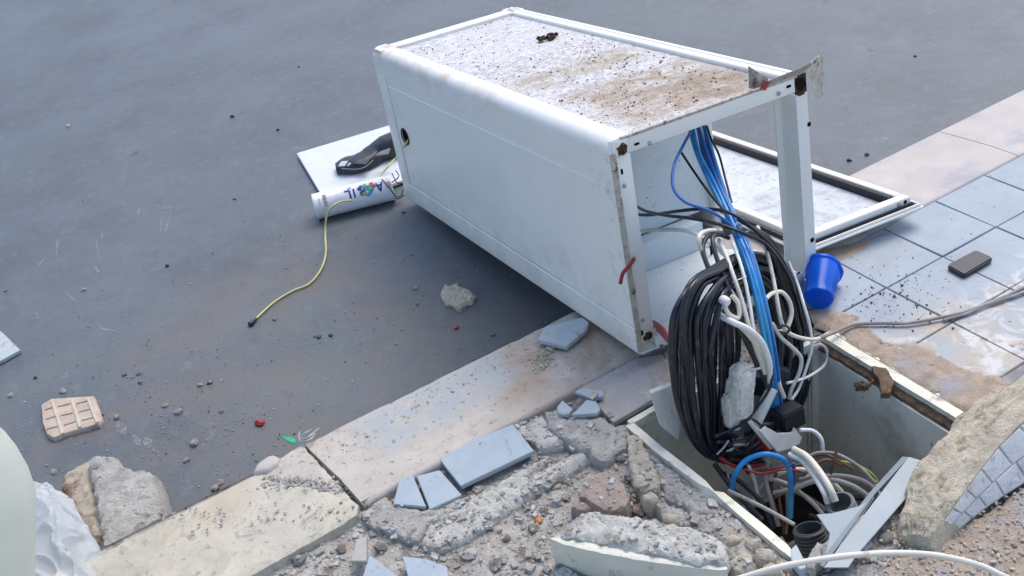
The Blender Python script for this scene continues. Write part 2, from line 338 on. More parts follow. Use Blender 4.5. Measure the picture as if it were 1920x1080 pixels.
def cable(name, pts, r, m, parent=None, label=None, cat=None, group=None, n=8, sides=8, closed=False, centre=None):
    path = catmull(pts+[pts[0]], n)[:-1] if closed else catmull(pts, n)
    V, Fc = tubeVF(path, r, sides, closed)
    o = mk(name, V, Fc, m, parent, True, 60, centre=centre if centre is not None else (parent is None))
    return tag(o, label, cat, group)
def lathe(name, A, B, prof, m, parent=None, sides=28, centre=None, cap=True, smooth=35):
    """prof: (t along A-B in 0..1, radius)"""
    A = Vector(A); B = Vector(B); path = [A+(B-A)*t for t, _ in prof]; ax = (B-A).normalized(); u = ax.orthogonal().normalized(); v = ax.cross(u)
    V = []; Fc = []
    for p, (t, r) in zip(path, prof):
        for k in range(sides):
            a = 2*math.pi*k/sides; V.append(p+(u*math.cos(a)+v*math.sin(a))*max(r, 1e-5))
    for i in range(len(prof)-1):
        for k in range(sides): Fc.append((i*sides+k, i*sides+(k+1) % sides, (i+1)*sides+(k+1) % sides, (i+1)*sides+k))
    if cap: Fc.append(tuple(range(sides))[::-1]); Fc.append(tuple((len(prof)-1)*sides+k for k in range(sides)))
    return mk(name, V, Fc, m, parent, True, smooth, centre=centre)
def inpoly(x, y, pl):
    c = False; j = len(pl)-1
    for i in range(len(pl)):
        if (pl[i][1] > y) != (pl[j][1] > y) and x < (pl[j][0]-pl[i][0])*(y-pl[i][1])/(pl[j][1]-pl[i][1])+pl[i][0]: c = not c
        j = i
    return c
def dedge(x, y, pl):
    best = 9
    for i in range(len(pl)):
        ax, ay = pl[i-1]; bx, by = pl[i]; dx, dy = bx-ax, by-ay; L = dx*dx+dy*dy
        t = max(0, min(1, ((x-ax)*dx+(y-ay)*dy)/L)) if L else 0
        best = min(best, math.hypot(x-ax-t*dx, y-ay-t*dy))
    return best
def chunk(name, outl, z0, m, parent=None, res=.008, rough=.003, edge=.012, fine=45, flare=.004, ragged=.003, topf=None, seed=0, label=None, cat=None, group=None, centre=None):
    """a broken lump: outline of its top (3-D points), rough top surface, ragged sides down to z0"""
    random.seed(hash(name) % 1000+seed*17+int(outl[0][0]*1000) % 977)
    outl = [Vector(p) for p in outl]
    # resample the outline with ragged edges
    R = []
    for i in range(len(outl)):
        a, b = outl[i], outl[(i+1) % len(outl)]; k = max(1, int((b-a).length/res))
        for j in range(k):
            p = a.lerp(b, j/k); s = nz(p.x, p.y, seed*3.3, 60)*ragged*1.6+nz(p.x, p.y, 3, 170)*ragged*.8
            R.append(Vector((p.x+s, p.y+nz(p.y, p.x, 5+seed, 60)*ragged*1.6, p.z)))
    pl = [(p.x, p.y) for p in R]
    # plane fit of the top through the outline
    n_ = len(outl); c = sum(outl, Vector())/n_
    nn = Vector()
    for i in range(n_): nn += (outl[i]-c).cross(outl[(i+1) % n_]-c)
    if abs(nn.z) < 1e-9: nn = Vector((0, 0, 1))
    def zt(x, y): return c.z-(nn.x*(x-c.x)+nn.y*(y-c.y))/nn.z
    xs = [p[0] for p in pl]; ys = [p[1] for p in pl]; pts = [Vector(p) for p in pl]
    x = min(xs)
    while x < max(xs):
        y = min(ys)
        while y < max(ys):
            q = (x+random.uniform(-.3, .3)*res, y+random.uniform(-.3, .3)*res)
            if inpoly(*q, pl) and dedge(*q, pl) > res*.45: pts.append(Vector(q))
            y += res
        x += res
    n0 = len(pl); r = delaunay_2d_cdt(pts, [(i, (i+1) % n0) for i in range(n0)], [list(range(n0))], 1, 1e-6)
    vv, ff = r[0], r[2]; V = []; 
    for v in vv:
        d = dedge(v.x, v.y, pl); t = min(1, d/edge) if edge > 0 else 1
        z = zt(v.x, v.y)-(1-math.sqrt(max(0, 1-(1-t)**2)))*edge*.5+fbm(v.x, v.y, seed, fine)*rough*2-rough*1.1*abs(nz(v.x, v.y, 2+seed, fine*2.6))+rough*.5*nz(v.x, v.y, 7, fine*5)
        if topf: z += topf(v.x, v.y)
        V.append(Vector((v.x, v.y, z)))
    Fc = [tuple(f) for f in ff]
    # boundary sides
    cnt = {}
    for f in Fc:
        for i in range(len(f)):
            e = (f[i], f[(i+1) % len(f)]); cnt[tuple(sorted(e))] = cnt.get(tuple(sorted(e)), 0)+1
    be = [e for e, k in cnt.items() if k == 1]; cx, cy = c.x, c.y; rings = {}
    for i in set(a for e in be for a in e):
        v = V[i]; o = Vector((v.x-cx, v.y-cy, 0)); o = o.normalized() if o.length > 1e-6 else o; idx = [i]
        for k in (1, 2, 3):
            t = k/3; zz = v.z+(z0-v.z)*t; s = flare*math.sin(t*2.2)+nz(v.x*1.3+t, v.y, t*2+seed, 50)*ragged
            V.append(Vector((v.x+o.x*s, v.y+o.y*s, zz))); idx.append(len(V)-1)
        rings[i] = idx
    for a, b in be:
        for k in range(3): Fc.append((rings[a][k], rings[b][k], rings[b][k+1], rings[a][k+1]))
    o = mk(name, V, Fc, m, parent, True, 38, centre=centre if centre is not None else parent is None)
    return tag(o, label, cat, group)
def pebVF(V, Fc, c, s, seed, base):
    """append one irregular stone (20 faces)"""
    ico, icf = base; rnd = random.Random(seed); R = Matrix.Rotation(rnd.uniform(0, 6.28), 3, 'Z') @ Matrix.Rotation(rnd.uniform(-.4, .4), 3, 'X')
    sc = Vector((s*rnd.uniform(.7, 1.3), s*rnd.uniform(.6, 1.1), s*rnd.uniform(.4, .8))); b = len(V)
    for v in ico:
        k = rnd.uniform(.75, 1.2); V.append(Vector(c)+R @ Vector((v.x*sc.x*k, v.y*sc.y*k, v.z*sc.z*k)))
    for f in icf: Fc.append(tuple(b+i for i in f))
def _ico():
    bm = bmesh.new(); bmesh.ops.create_icosphere(bm, subdivisions=1, radius=1); V = [v.co.copy() for v in bm.verts]; Fc = [tuple(v.index for v in f.verts) for f in bm.faces]; bm.free(); return V, Fc
ICO = _ico()
CUB = ([Vector((x, y, z)) for x in (-.8, .8) for y in (-.7, .7) for z in (-.6, .6)], [(0, 1, 3, 2), (4, 6, 7, 5), (0, 4, 5, 1), (2, 3, 7, 6), (0, 2, 6, 4), (1, 5, 7, 3)])

# ================================================================== THE SETTING
ZR = -.158                                     # road level; pavement level is 0
# ---- road
mk('road', [(-30, 2.0, ZR), (40, 2.0, ZR), (40, 60, ZR), (-30, 60, ZR)], [(0, 1, 2, 3)], M['road'])['kind'] = 'structure'
# ---- pavement bed: broken mortar and soil, with the chamber opening
PIT = [(.948, 1.566), (1.460, 1.497), (1.455, 1.094), (.955, 1.040)]           # A back, B back, D front, C front
HOLE = [(.936, 1.575), (1.478, 1.508), (1.478, 1.082), (.945, 1.022)]
def bedz(x, y):
    z = -.026+.004*fbm(x, y, 0, 3)
    if x < 1.49:
        a = fbm(x, y, 2, 14, 5); z += .012*a+.006*fbm(x, y, 5, 55, 3)
        d = dedge(x, y, HOLE)
        if y < 1.5 and x < 1.2: z += .030*math.exp(-(d/.09)**2)*(.6+.8*abs(a))         # broken concrete surround left of the opening
        if x > .98 and y < 1.1: z += .012*math.exp(-(d/.08)**2)
    else:
        z += .010*min(1, max(0, (1.49+.05-x)/.05))+.003*fbm(x, y, 5, 50, 3)
        if y < 1.12: z += .014*min(1, (1.12-y)/.05)+.006*fbm(x, y, 2, 20, 4)
    return z
def build_bed():
    out = [(-.75, .35), (2.2, .35), (3.6, 1.2), (3.6, 1.75), (-.75, 2.02)]
    out = [(-.75, .45), (2.6, .45), (3.6, .9), (3.6, 2.022), (-.75, 2.022)]
    pts = [Vector(p) for p in out]; hp = []
    for i in range(4):
        a, b = Vector(HOLE[i]), Vector(HOLE[(i+1) % 4]); k = 40
        for j in range(k):
            q = a.lerp(b, j/k); hp.append(Vector((q.x+nz(q.x, q.y, 0, 30)*.006, q.y+nz(q.y, q.x, 9, 30)*.006)))
    no = len(pts); pts += hp; edges = [(i, (i+1) % no) for i in range(no)]+[(no+i, no+(i+1) % len(hp)) for i in range(len(hp))]
    hl = [(p.x, p.y) for p in hp]; rnd = random.Random(3)
    def add(x0, x1, y0, y1, r):
        y = y0
        while y < y1:
            x = x0
            while x < x1:
                q = (x+rnd.uniform(-.3, .3)*r, y+rnd.uniform(-.3, .3)*r)
                if not inpoly(*q, hl) and dedge(*q, hl) > .003: pts.append(Vector(q))
                x += r
            y += r
    add(-.7, 3.5, .5, .75, .05); add(-.3, 1.62, .76, 1.76, .0085); add(1.63, 2.4, .76, 1.76, .03); add(-.3, .4, 1.77, 2.0, .012); add(.42, 3.5, 1.8, 2.0, .1)
    r = delaunay_2d_cdt(pts, edges, [], 0, 1e-6); V = [Vector((v.x, v.y, bedz(v.x, v.y))) for v in r[0]]
    Fc = []
    for f in r[2]:
        c = sum((r[0][i] for i in f), Vector((0, 0)))/len(f)
        if not inpoly(c.x, c.y, hl): Fc.append(tuple(f))
    # outer skirt towards the road
    b = len(V); V += [(-.75, 2.022, ZR-.05), (3.6, 2.022, ZR-.05), (3.6, 2.022, -.02), (-.75, 2.022, -.02)]; Fc.append((b, b+1, b+2, b+3))
    o = mk('pavement_bed', V, Fc, M['soil'], smooth=True); o['kind'] = 'structure'; return o
bed = build_bed()
far = mk('ground_beyond', [(-30, -20, -.03), (40, -20, -.03), (40, .45, -.03), (-30, .45, -.03), (3.6, .45, -.03), (3.6, 2.022, -.03), (40, 2.022, -.03), (-30, 2.022, -.03), (-.75, 2.022, -.03), (-.75, .45, -.03)],
    [(0, 1, 2, 3), (4, 2, 6, 5), (3, 9, 8, 7)], M['soil']); far['kind'] = 'structure'
# ---- kerb
kerb = empty('kerb', None, None, (0, 0, 0), kind='structure')
def kprof(z=0.0, y0=1.74, y1=2.03, r=.013, bot=-.05):
    pts = [(y0, bot)]
    for k in range(5):
        a = math.pi-k*math.pi/8; pts.append((y0+r+r*math.cos(a), z-r+r*math.sin(a)))
    pts += [(1.84, z-.001), (1.94, z-.008)]
    for k in range(4):
        a = math.pi/2-k*math.pi/6; pts.append((y1-.006+.006*math.cos(a), z-.021+.006*math.sin(a)))
    pts.append((y1, ZR-.03)); pts.append((y1-.01, ZR-.03)); pts.append((y1-.05, bot)); return pts
def kerb_stone(x0, x1, m=M['kerb'], z=0.0, n=1, y0=1.74): return profile('kerb_stone', kprof(z, y0), 'x', x0, x1, m, kerb, True, n)
def ragged_stone(x0, x1, m, sk):
    o = kerb_stone(x0, x1, m, n=30, y0=1.738); me = o.data
    for v in me.vertices:
        x, y, z = v.co; inner = max(0, (1.80-y)/.06)
        v.co.y += inner*(.006*nz(x, 0, 0, 8)+.003*nz(x, 0, 3, 25)-.010*max(0, (.60-x)/.3)); v.co.z += .002*nz(x, y, 1, 9)
        if x < x0+.002: v.co.x += sk*(2.03-y)
        if y > 2.02 and z > -.03: v.co.z -= .003*max(0, nz(x, 0, 5, 35)); v.co.y -= .006*max(0, nz(x, 0, 5, 35))
    return o
ragged_stone(.325, 1.118, M['kerb'], .10)
kerb_stone(1.121, 1.80, M['kerb_clean']); kerb_stone(1.803, 2.482, M['kerb_clean']); kerb_stone(2.485, 3.16, M['kerb_clean']); kerb_stone(3.163, 3.6, M['kerb_clean'])
# cracked piece beside the joint and the loose slab over the older course
chunk('kerb_stone', [P(474, 888, -.012), P(566, 834, -.014), P(609, 880, -.006), P(656, 930, -.003), P(644, 958, -.004), P(560, 935, -.01), P(480, 905, -.014)], -.06, M['kerb'], kerb, res=.010, rough=.0015, edge=.006, ragged=.002)
prism('kerb_stone', [Vector((-.75, 1.75, -.05)), Vector((.30, 1.75, -.05)), Vector((.30, 2.026, -.05)), Vector((-.75, 2.026, -.05))], ZR*-1-.02, M['kerb_clean'], kerb)
sl = [P(195, 1033, -.008), P(300, 979, -.008), P(478, 888, -.008), P(500, 893, -.006), P(560, 905, -.004), P(620, 920, -.002), P(655, 932, .0), P(672, 945, .0), P(668, 962, 0), P(640, 982, 0), P(560, 1026, 0), P(478, 1072, 0), P(330, 1156, 0), P(40, 1330, 0), P(-160, 1215, -.008)]
chunk('kerb_stone', sl, -.062, M['travertine'], kerb, res=.012, rough=.0012, edge=.010, ragged=.0012, fine=20)
# lost outer bed under the loose slab
# ---- paving tiles
tiles = empty('tiled_paving', None, None, (0, 0, 0), kind='structure')
X0, Y0, TS = 1.9323, 1.7395, .2
def tile(i, j, clip=None, z=0.0):
    g = .0017; x0, x1 = X0+i*TS+g, X0+(i+1)*TS-g; y1, y0 = Y0+j*TS-g, Y0+(j-1)*TS+g
    if i == -2 and clip: x0 = max(x0, clip)
    r = random.Random(i*31+j*7); t = [r.uniform(-.0012, .0012) for _ in range(4)]
    return prism('paving_tile', [Vector((x0, y0, z+t[0])), Vector((x1, y0, z+t[1])), Vector((x1, y1, z+t[2])), Vector((x0, y1, z+t[3]))], .014, M['tile'], tiles, bev=.0014)
for i in range(-2, 9):
    for j in range(0, -4, -1):
        if i == -2 and j not in (0, -1, -2): continue
        tile(i, j, 1.545)
for i in range(-1, 9):
    for j in (-4,): tile(i, j)
# grout between the tiles
mk('grout', [(1.55, 1.2, -.005), (1.70, .95, -.005), (3.6, .95, -.005), (3.6, 1.738, -.005), (1.55, 1.738, -.005)], [(0, 1, 2, 3, 4)], mat('grout', (.29, .29, .30), .9, scale=30, var=.3), tiles)
# sandy mortar smeared between the chamber frame and the tiles
def film(name, outl, h, m, res=.008, parent=tiles, rough=.0025):
    return chunk(name, outl, -.012, m, parent, res=res, rough=rough, edge=.02, ragged=.008, fine=30, flare=0)
film('mortar_film', [Vector((1.502, 1.62, .002)), Vector((1.56, 1.60, .001)), Vector((1.61, 1.50, .002)), Vector((1.575, 1.40, .003)), Vector((1.63, 1.32, .003)), Vector((1.62, 1.22, .003)), Vector((1.66, 1.12, .004)), Vector((1.60, 1.05, .004)), Vector((1.50, 1.06, .004)), Vector((1.500, 1.30, .003))], 0, M['sand'])
film('dirt_film', [P(1520, 470, .003), P(1600, 452, .003), P(1690, 425, .003), P(1676, 440, .002), P(1630, 466, .002), P(1590, 486, .002), P(1560, 500, .002), P(1530, 520, .002)], 0, M['tan_dirt'], rough=.0008)
# sandy ground in front, right of the slab
chunk('sandy_ground', [P(1700, 1030, .006), P(1760, 1015, .006), P(1925, 905, .006), P(2200, 800, .0), P(2300, 1100, 0), P(1960, 1300, 0), P(1640, 1260, .0), P(1580, 1120, .004), P(1640, 1070, .006)], -.03, M['sand'], res=.011, rough=.004, edge=.02, ragged=.008)['kind'] = 'structure'

# ================================================================== THE CHAMBER
pit = empty('cable_chamber', 'open square cable chamber with cream steel walls sunk in the broken pavement', 'cable pit', (1.2, 1.3, -.48))
A_, B_, D_, C_ = [Vector((x, y, 0)) for x, y in PIT]
DEP = .46
def wall(a, b, m, th=.006, top=-.006, name='chamber_wall'):
    d = (b-a).normalized(); n_ = Vector((d.y, -d.x, 0)); c = (A_+B_+C_+D_)/4
    if n_.dot(c-a) > 0: n_ = -n_
    q = [Vector((a.x, a.y, top)), Vector((b.x, b.y, top)), Vector((b.x, b.y, top))+n_*th, Vector((a.x, a.y, top))+n_*th]
    return prism(name, q, DEP+top, m, pit)
wall(B_, D_, M['pit_wall'], top=-.03); wall(A_, B_, M['pit_wall'], top=-.012); wall(A_, C_, M['pit_wall'], top=-.012); wall(C_, D_, M['pit_wall'], top=-.03)
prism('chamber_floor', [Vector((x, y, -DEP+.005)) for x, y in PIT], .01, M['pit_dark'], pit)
for q in (.0, .012):      # the two folds in the back corner
    cable('corner_fold', [Vector((B_.x-.022-q, B_.y-.004, -.02)), Vector((B_.x-.022-q, B_.y-.004, -.42))], .003, M['pit_wall'], pit, n=2, sides=6)
# frame strip left side, twisted where it was hit
def strip(name, path, wid, th, m, parent, tilt=None):
    """flat bar along a path; wid: half widths, lies flat unless tilted"""
    V = []; Fc = []
    for i, p in enumerate(path):
        t = (path[min(i+1, len(path)-1)]-path[max(i-1, 0)]).normalized(); s = Vector((t.y, -t.x, 0)).normalized(); up = s.cross(t).normalized()
        if up.z < 0: up = -up
        a = (tilt[i] if tilt else 0); s2 = s*math.cos(a)+up*math.sin(a); u2 = up*math.cos(a)-s*math.sin(a); w_ = wid[i] if isinstance(wid, list) else wid
        for sx, sz in ((-1, 0), (1, 0), (1, -1), (-1, -1)): V.append(p+s2*w_*sx+u2*th*sz)
    for i in range(len(path)-1):
        for k in range(4): Fc.append((i*4+k, i*4+(k+1) % 4, i*4+4+(k+1) % 4, i*4+4+k))
    Fc.append((3, 2, 1, 0)); n_ = len(path)*4; Fc.append((n_-4, n_-3, n_-2, n_-1))
    return mk(name, V, Fc, m, parent, True, 40)
pl = [P(1180, 795, .008), P(1235, 842, .008), P(1290, 884, .008), P(1318, 905, .005), P(1335, 918, .000), P(1350, 925, .006), P(1385, 955, .008), P(1430, 992, .008), P(1470, 1026, .006), P(1492, 1048, .0)]
strip('frame_bar', pl, [.010, .010, .0095, .009, .011, .010, .0095, .010, .010, .006], .022, M['pit_cream'], pit, tilt=[0, 0, 0, .2, .9, .3, 0, 0, .1, .4])
strip('frame_bar', [P(1180, 792, .008), P(1232, 762, .008), Vector((1.2, 1.533, .006)), Vector((1.458, 1.50, .004))], .008, .022, M['pit_cream'], pit)
# right side: upright flange, dirt-filled joint, outer cream band
pr = [Vector((1.468, 1.50-.0135*k*3, -.006+.0015*nz(k, 0, 0, .7))) for k in range(11)]
strip('frame_bar', [v+Vector((.020, 0, .008)) for v in pr], .013, .02, M['pit_cream'], pit)
strip('frame_bar', [v+Vector((.044, .01, .004)) for v in pr], .0045, .012, M['pit_cream'], pit)
jt = chunk('joint_dirt', [v+Vector((.008, 0, -.004)) for v in pr]+[v+Vector((-.006, 0, -.014)) for v in pr[::-1]], -.05, M['brown_dirt'], pit, res=.006, rough=.002, edge=0, ragged=.002, flare=0)
chunk('dirt_smear', [P(1632, 684, .006), P(1662, 688, .006), P(1676, 712, .006), P(1668, 735, .006), P(1652, 738, .004), P(1650, 712, .006)], -.012, M['brown_dirt'], pit, res=.005, rough=.002, edge=.004, ragged=.002, flare=0)
# clod stuck on the wall
V = []; Fc = []
for k in range(14):
    c = PY(0, 0, 1); d = ray(1622+random.uniform(-16, 16), 722+random.uniform(-10, 12)); c = CAM+d*((1.449-CAM.x)/d.x); pebVF(V, Fc, c, random.uniform(.004, .010), k, ICO)
mk('clay_clod', V, Fc, M['brown_dirt'], pit, True, True)

# ================================================================== RUBBLE ON THE PAVEMENT
RUB = 'broken pieces lying around the open chamber'
def slabpx(name, px, z, th, m, label, cat, group=None, bev=.0012, parent=None):
    o = prism(name, [P(x, y, z) for x, y in px], th, m, parent, bev=bev, centre=parent is None); return tag(o, label, cat, group)
TB = 'broken blue grey paving tiles'
slabpx('broken_tile', [(817, 852), (962, 795), (1001, 845), (864, 911)], .000, .012, M['tile_bit'], 'half blue grey tile, the largest broken one, beside the kerb', 'tile', TB)
slabpx('broken_tile', [(752, 888), (771, 884), (799, 950), (737, 945)], -.001, .012, M['tile_bit'], 'small triangular blue tile shard at the kerb beside a second shard', 'tile', TB)
slabpx('broken_tile', [(781, 892), (824, 881), (866, 928), (806, 955)], .000, .012, M['tile_bit'], 'five sided blue tile shard between the triangular shard and the half tile', 'tile', TB)
slabpx('broken_tile', [(693, 1040), (744, 1078), (752, 1120), (668, 1120), (682, 1075)], .006, .012, M['tile_bit'], 'pointed blue tile shard standing out of gravel at the near edge', 'tile', TB)
slabpx('broken_tile', [(754, 1042), (800, 1048), (838, 1062), (846, 1120), (776, 1120), (762, 1070)], .006, .012, M['tile_bit'], 'broad pale blue tile shard at the near edge of the gravel', 'tile', TB)
slabpx('broken_tile', [(1008, 637), (1022, 612), (1092, 595), (1104, 604), (1100, 618), (1062, 650)], .014, .012, M['tile_pale'], 'pale grey green tile shard lying on the kerb by the cabinet', 'tile', TB)
slabpx('broken_tile', [(1072, 778), (1100, 749), (1118, 752), (1126, 768), (1120, 775)], .020, .009, M['tile_bit'], 'small blue tile chip on a mortar lump near the grey tile', 'tile', TB)
slabpx('broken_tile', [(1044, 764), (1054, 750), (1074, 766), (1066, 778), (1048, 776)], .018, .009, M['tile_bit'], 'tiny blue tile chip next to the kerb, lowest of three chips', 'tile', TB)
slabpx('broken_tile', [(1076, 735), (1090, 727), (1128, 732), (1132, 742), (1112, 748), (1096, 742)], .016, .009, M['tile_bit'], 'thin blue tile sliver tucked against the grey tile and kerb', 'tile', TB)
slabpx('broken_tile', [(1088, 727), (1192, 672), (1242, 664), (1262, 690), (1264, 724), (1188, 770), (1150, 792), (1120, 760), (1126, 742)], .0, .014, M['tile_grey'], 'big dusty grey tile beside the kerb below the cabinet corner', 'tile', TB)
slabpx('broken_tile', [(1244, 662), (1300, 640), (1320, 680), (1266, 706)], .0, .014, M['tile_grey'], 'dusty grey tile behind the black cable coil', 'tile', TB)
o = tag(prism('broken_tile', [PY(1220, 738, 1.50), PY(1262, 722, 1.50), PY(1276, 790, 1.46), PY(1272, 826, 1.44), PY(1240, 800, 1.44)], .012, M['tile_pale'], None, bev=.001, nrm=Vector((.2, 1, .1)).normalized(), centre=True), 'pale grey tile leaning upright inside the chamber beside the coil', 'tile', TB)
slabpx('broken_tile', [(668, 1012), (688, 1004), (687, 1052), (658, 1052)], .012, .012, M['tile_grey'], 'narrow pinkish tile shard above the pointed blue shard', 'tile', TB)
def lump(px, z, z0, m, label, name='rubble_stone', cat='stone', group=RUB, **k):
    zz = z if callable(z) else (lambda i: z)
    return chunk(name, [P(x, y, z) for x, y in px], z0, m, label=label, cat=cat, group=group, **k)
lump([(1100, 892), (1128, 884), (1152, 879), (1162, 896), (1180, 934), (1172, 948), (1146, 957), (1116, 944), (1088, 926), (1092, 908)], .022, -.03, M['brown_stone'], 'flat brown stone with a split across it, amid the gravel', rough=.0012, edge=.006, res=.006)
lump([(1076, 934), (1090, 928), (1120, 944), (1118, 952), (1090, 955), (1072, 948)], .008, -.03, M['brown_stone'], 'small brown stone tucked under the split brown stone', rough=.001, edge=.006, res=.006)
lump([(785, 1008), (800, 984), (880, 930), (960, 884), (1020, 850), (1032, 854), (1012, 872), (990, 890), (1040, 862), (1092, 838), (1112, 852), (1060, 884), (1000, 920), (930, 966), (865, 1010), (822, 1026), (795, 1022)], -.004, -.04, M['mortar_pale'], 'long pale mortar ridge running past the blue half tile', name='mortar_ridge', cat='mortar', rough=.0045, edge=.026, res=.007)
lump([(676, 962), (720, 930), (738, 946), (800, 956), (868, 930), (880, 926), (850, 955), (800, 984), (783, 1010), (740, 1000), (700, 985)], -.004, -.04, M['concrete'], 'grey mortar bed piece under the two blue shards', name='mortar_piece', cat='mortar', rough=.004, edge=.008, res=.007)
lump([(1022, 770), (1046, 762), (1070, 780), (1126, 778), (1152, 796), (1182, 792), (1174, 836), (1134, 862), (1110, 850), (1060, 820), (1030, 800)], .008, -.04, M['concrete'], 'rough grey mortar lump below the tiny tile chips', name='mortar_piece', cat='mortar', rough=.004, edge=.012, res=.007)
lump([(962, 802), (1016, 776), (1030, 802), (1060, 822), (1050, 832), (1010, 838), (1000, 828)], -.004, -.04, M['mortar_pale'], 'flat mortar piece between the blue half tile and the rough lump', name='mortar_piece', cat='mortar', rough=.003, edge=.008, res=.007)
# concrete surround left of the chamber frame
lump([(1174, 812), (1196, 812), (1210, 838), (1236, 895), (1232, 912), (1200, 915), (1187, 905), (1180, 860)], .016, -.04, M['concrete_cream'], 'smooth cream mortar piece leaning on the chamber frame corner', cat='mortar', name='mortar_piece', rough=.003, edge=.012, res=.007)
lump([(1214, 842), (1262, 884), (1318, 934), (1340, 962), (1300, 960), (1250, 930), (1238, 900)], .006, -.04, M['concrete'], 'rough concrete edge hugging the middle of the cream frame bar', cat='concrete', name='concrete_lump', rough=.005, edge=.014, res=.007)
lump([(1242, 935), (1290, 958), (1342, 964), (1392, 1000), (1420, 1040), (1390, 1060), (1366, 1040), (1340, 1004), (1284, 982), (1250, 972), (1228, 950)], .012, -.04, M['concrete'], 'lumpy concrete mass between the thick slab and the frame bar', cat='concrete', name='concrete_lump', rough=.006, edge=.016, res=.007)
for k, (cx, cy, r) in enumerate([(1352, 1022, 12), (1390, 1052, 26), (1432, 1034, 16), (1372, 1006, 14), (1408, 1014, 13), (1446, 1062, 18), (1256, 965, 15), (1218, 928, 13)]):
    lump([(cx+r*math.cos(a)*random.uniform(.8, 1.2), cy+.75*r*math.sin(a)*random.uniform(.8, 1.2)) for a in [i*math.pi/4 for i in range(8)]][::-1], .026, -.03, M['concrete_cream'], ['small cream lump touching the thick slab corner', 'largest rounded cream lump at the slab end', 'cream lump under the tip of the frame bar', 'cream lump squeezed between slab and concrete mass', 'cream lump resting on the concrete mass by the bar', 'cream lump nearest to the arching cable', 'cream lump behind the thick slab, beside the brown stones', 'cream lump at the foot of the smooth mortar piece'][k], cat='stone', group='rounded concrete lumps by the frame bar', rough=.002, edge=.016, res=.005, seed=k)
# thick slab with a smooth cream face
ts = empty('concrete_slab', 'thick broken concrete slab with rough top and smooth cream side in the foreground', 'concrete slab', P(1200, 1040, -.02))
chunk('rough_concrete', [P(x, y, .062) for x, y in [(1052, 990), (1072, 972), (1086, 961), (1120, 955), (1160, 962), (1200, 966), (1262, 978), (1312, 990), (1352, 1010), (1366, 1036), (1362, 1052), (1310, 1052), (1200, 1030), (1110, 1010), (1052, 1003)]], .03, M['mortar_pale'], ts, rough=.005, edge=.015, res=.006, centre=False)
cs = [P(x, y, .050) for x, y in [(1031, 1009), (1046, 1002), (1100, 1010), (1200, 1030), (1300, 1050), (1362, 1056), (1364, 1066), (1340, 1068), (1290, 1062), (1180, 1046), (1100, 1030), (1052, 1018)]]
chunk('cream_face_layer', cs, -.03, M['pit_cream'], ts, rough=.0008, edge=.003, ragged=.0008, flare=.0, res=.008, centre=False)
# tilted slab with mosaic face on the far right of the opening
bs = empty('paving_slab_fragment', 'big broken slab tipped on edge showing cream bedding and a pale tiled face', 'concrete slab', P(1750, 1010, 0))
ups = [(P(1690, 1006, .012), P(1742, 1010, .030)), (P(1690, 960, .03), P(1762, 985, .046)), (P(1708, 900, .045), P(1790, 945, .062)), (P(1742, 845, .06), P(1830, 890, .08)), (P(1792, 790, .07), P(1872, 836, .095)), (P(1832, 752, .075), P(1922, 786, .11)), (P(1900, 712, .08), P(1990, 735, .12)), (P(1990, 650, .08), P(2080, 680, .13))]
V = []; Fc = []; NS = 22; rows = []
fine = []
for k in range(len(ups)-1):
    for j in range(14): fine.append((ups[k][0].lerp(ups[k+1][0], j/14), ups[k][1].lerp(ups[k+1][1], j/14)))
fine.append(ups[-1])
for i, (a, b) in enumerate(fine):
    wob = Vector((nz(i, 0, 0, .19)*.010, nz(i, 3, 0, .19)*.010, 0))+Vector((nz(i, 7, 0, .7)*.004, 0, 0))
    base = Vector((a.x-.012, a.y+.006, -.035))+wob
    ring = [base]+[(a+wob).lerp(b, t/NS)+Vector((0, 0, .010*math.sin(math.pi*t/NS)))+Vector((0, 0, fbm(a.x+t*.03, a.y, t, 22, 4)*.013+nz(i*.9, t*.9, 0, 1)*.0034))*(0 if t == NS else 1) for t in range(NS+1)]
    ring.append(Vector((b.x+.002, b.y-.02, -.035))); n_ = len(ring); rows.append(len(V)); V += ring
n_ = NS+3
for i in range(len(fine)-1):
    for k in range(n_-1): Fc.append((rows[i]+k, rows[i]+k+1, rows[i+1]+k+1, rows[i+1]+k))
    Fc.append((rows[i]+n_-1, rows[i], rows[i+1], rows[i+1]+n_-1))
Fc.append(tuple(range(n_))); Fc.append(tuple(rows[-1]+k for k in range(n_)))
mk('bedding_mortar', V, Fc, M['concrete_cream'], bs, True, 50)
# its tiled face: pale cobble-shaped pieces with sunk joints, on the side that faces the viewer
M['mosaic_joint'] = mat('mosaic_joint', (.72, .70, .70), .8, scale=30, var=.2, bump=1, bscale=120)
M['mosaic'] = mat('pale_mosaic', (.80, .81, .83), .6, scale=30, var=.1, bump=2, bscale=120, spots=[((.42, .38, .38), 22, .55, .68, 6)])
def face_pt(s, t):    # s along 0..1, t from top ridge to foot
    x = s*(len(fine)-1); i = min(int(x), len(fine)-2); f_ = x-i; top = fine[i][1].lerp(fine[i+1][1], f_)
    foot = [P(1745, 1024, .0), P(1790, 1000, 0), P(1830, 968, 0), P(1870, 940, 0), P(1925, 905, 0), P(2010, 860, 0), P(2100, 815, 0), P(2180, 770, 0)]
    x = s*(len(foot)-1); i = min(int(x), len(foot)-2); ft = foot[i].lerp(foot[i+1], x-i); return top.lerp(ft, t)
nb = (face_pt(.5, 1)-face_pt(.4, 0)).cross(face_pt(.7, 0)-face_pt(.4, 0)).normalized()
if nb.dot(CAM-face_pt(.5, .5)) < 0: nb = -nb
V = []; Fc = []
for i in range(41):
    for k in range(7): V.append(face_pt(i/40, k/6)-nb*.003)
for i in range(40):
    for k in range(6): Fc.append((i*7+k, i*7+k+1, i*7+8+k, i*7+7+k))
mk('face_joint', V, Fc, M['mosaic_joint'], bs, True)
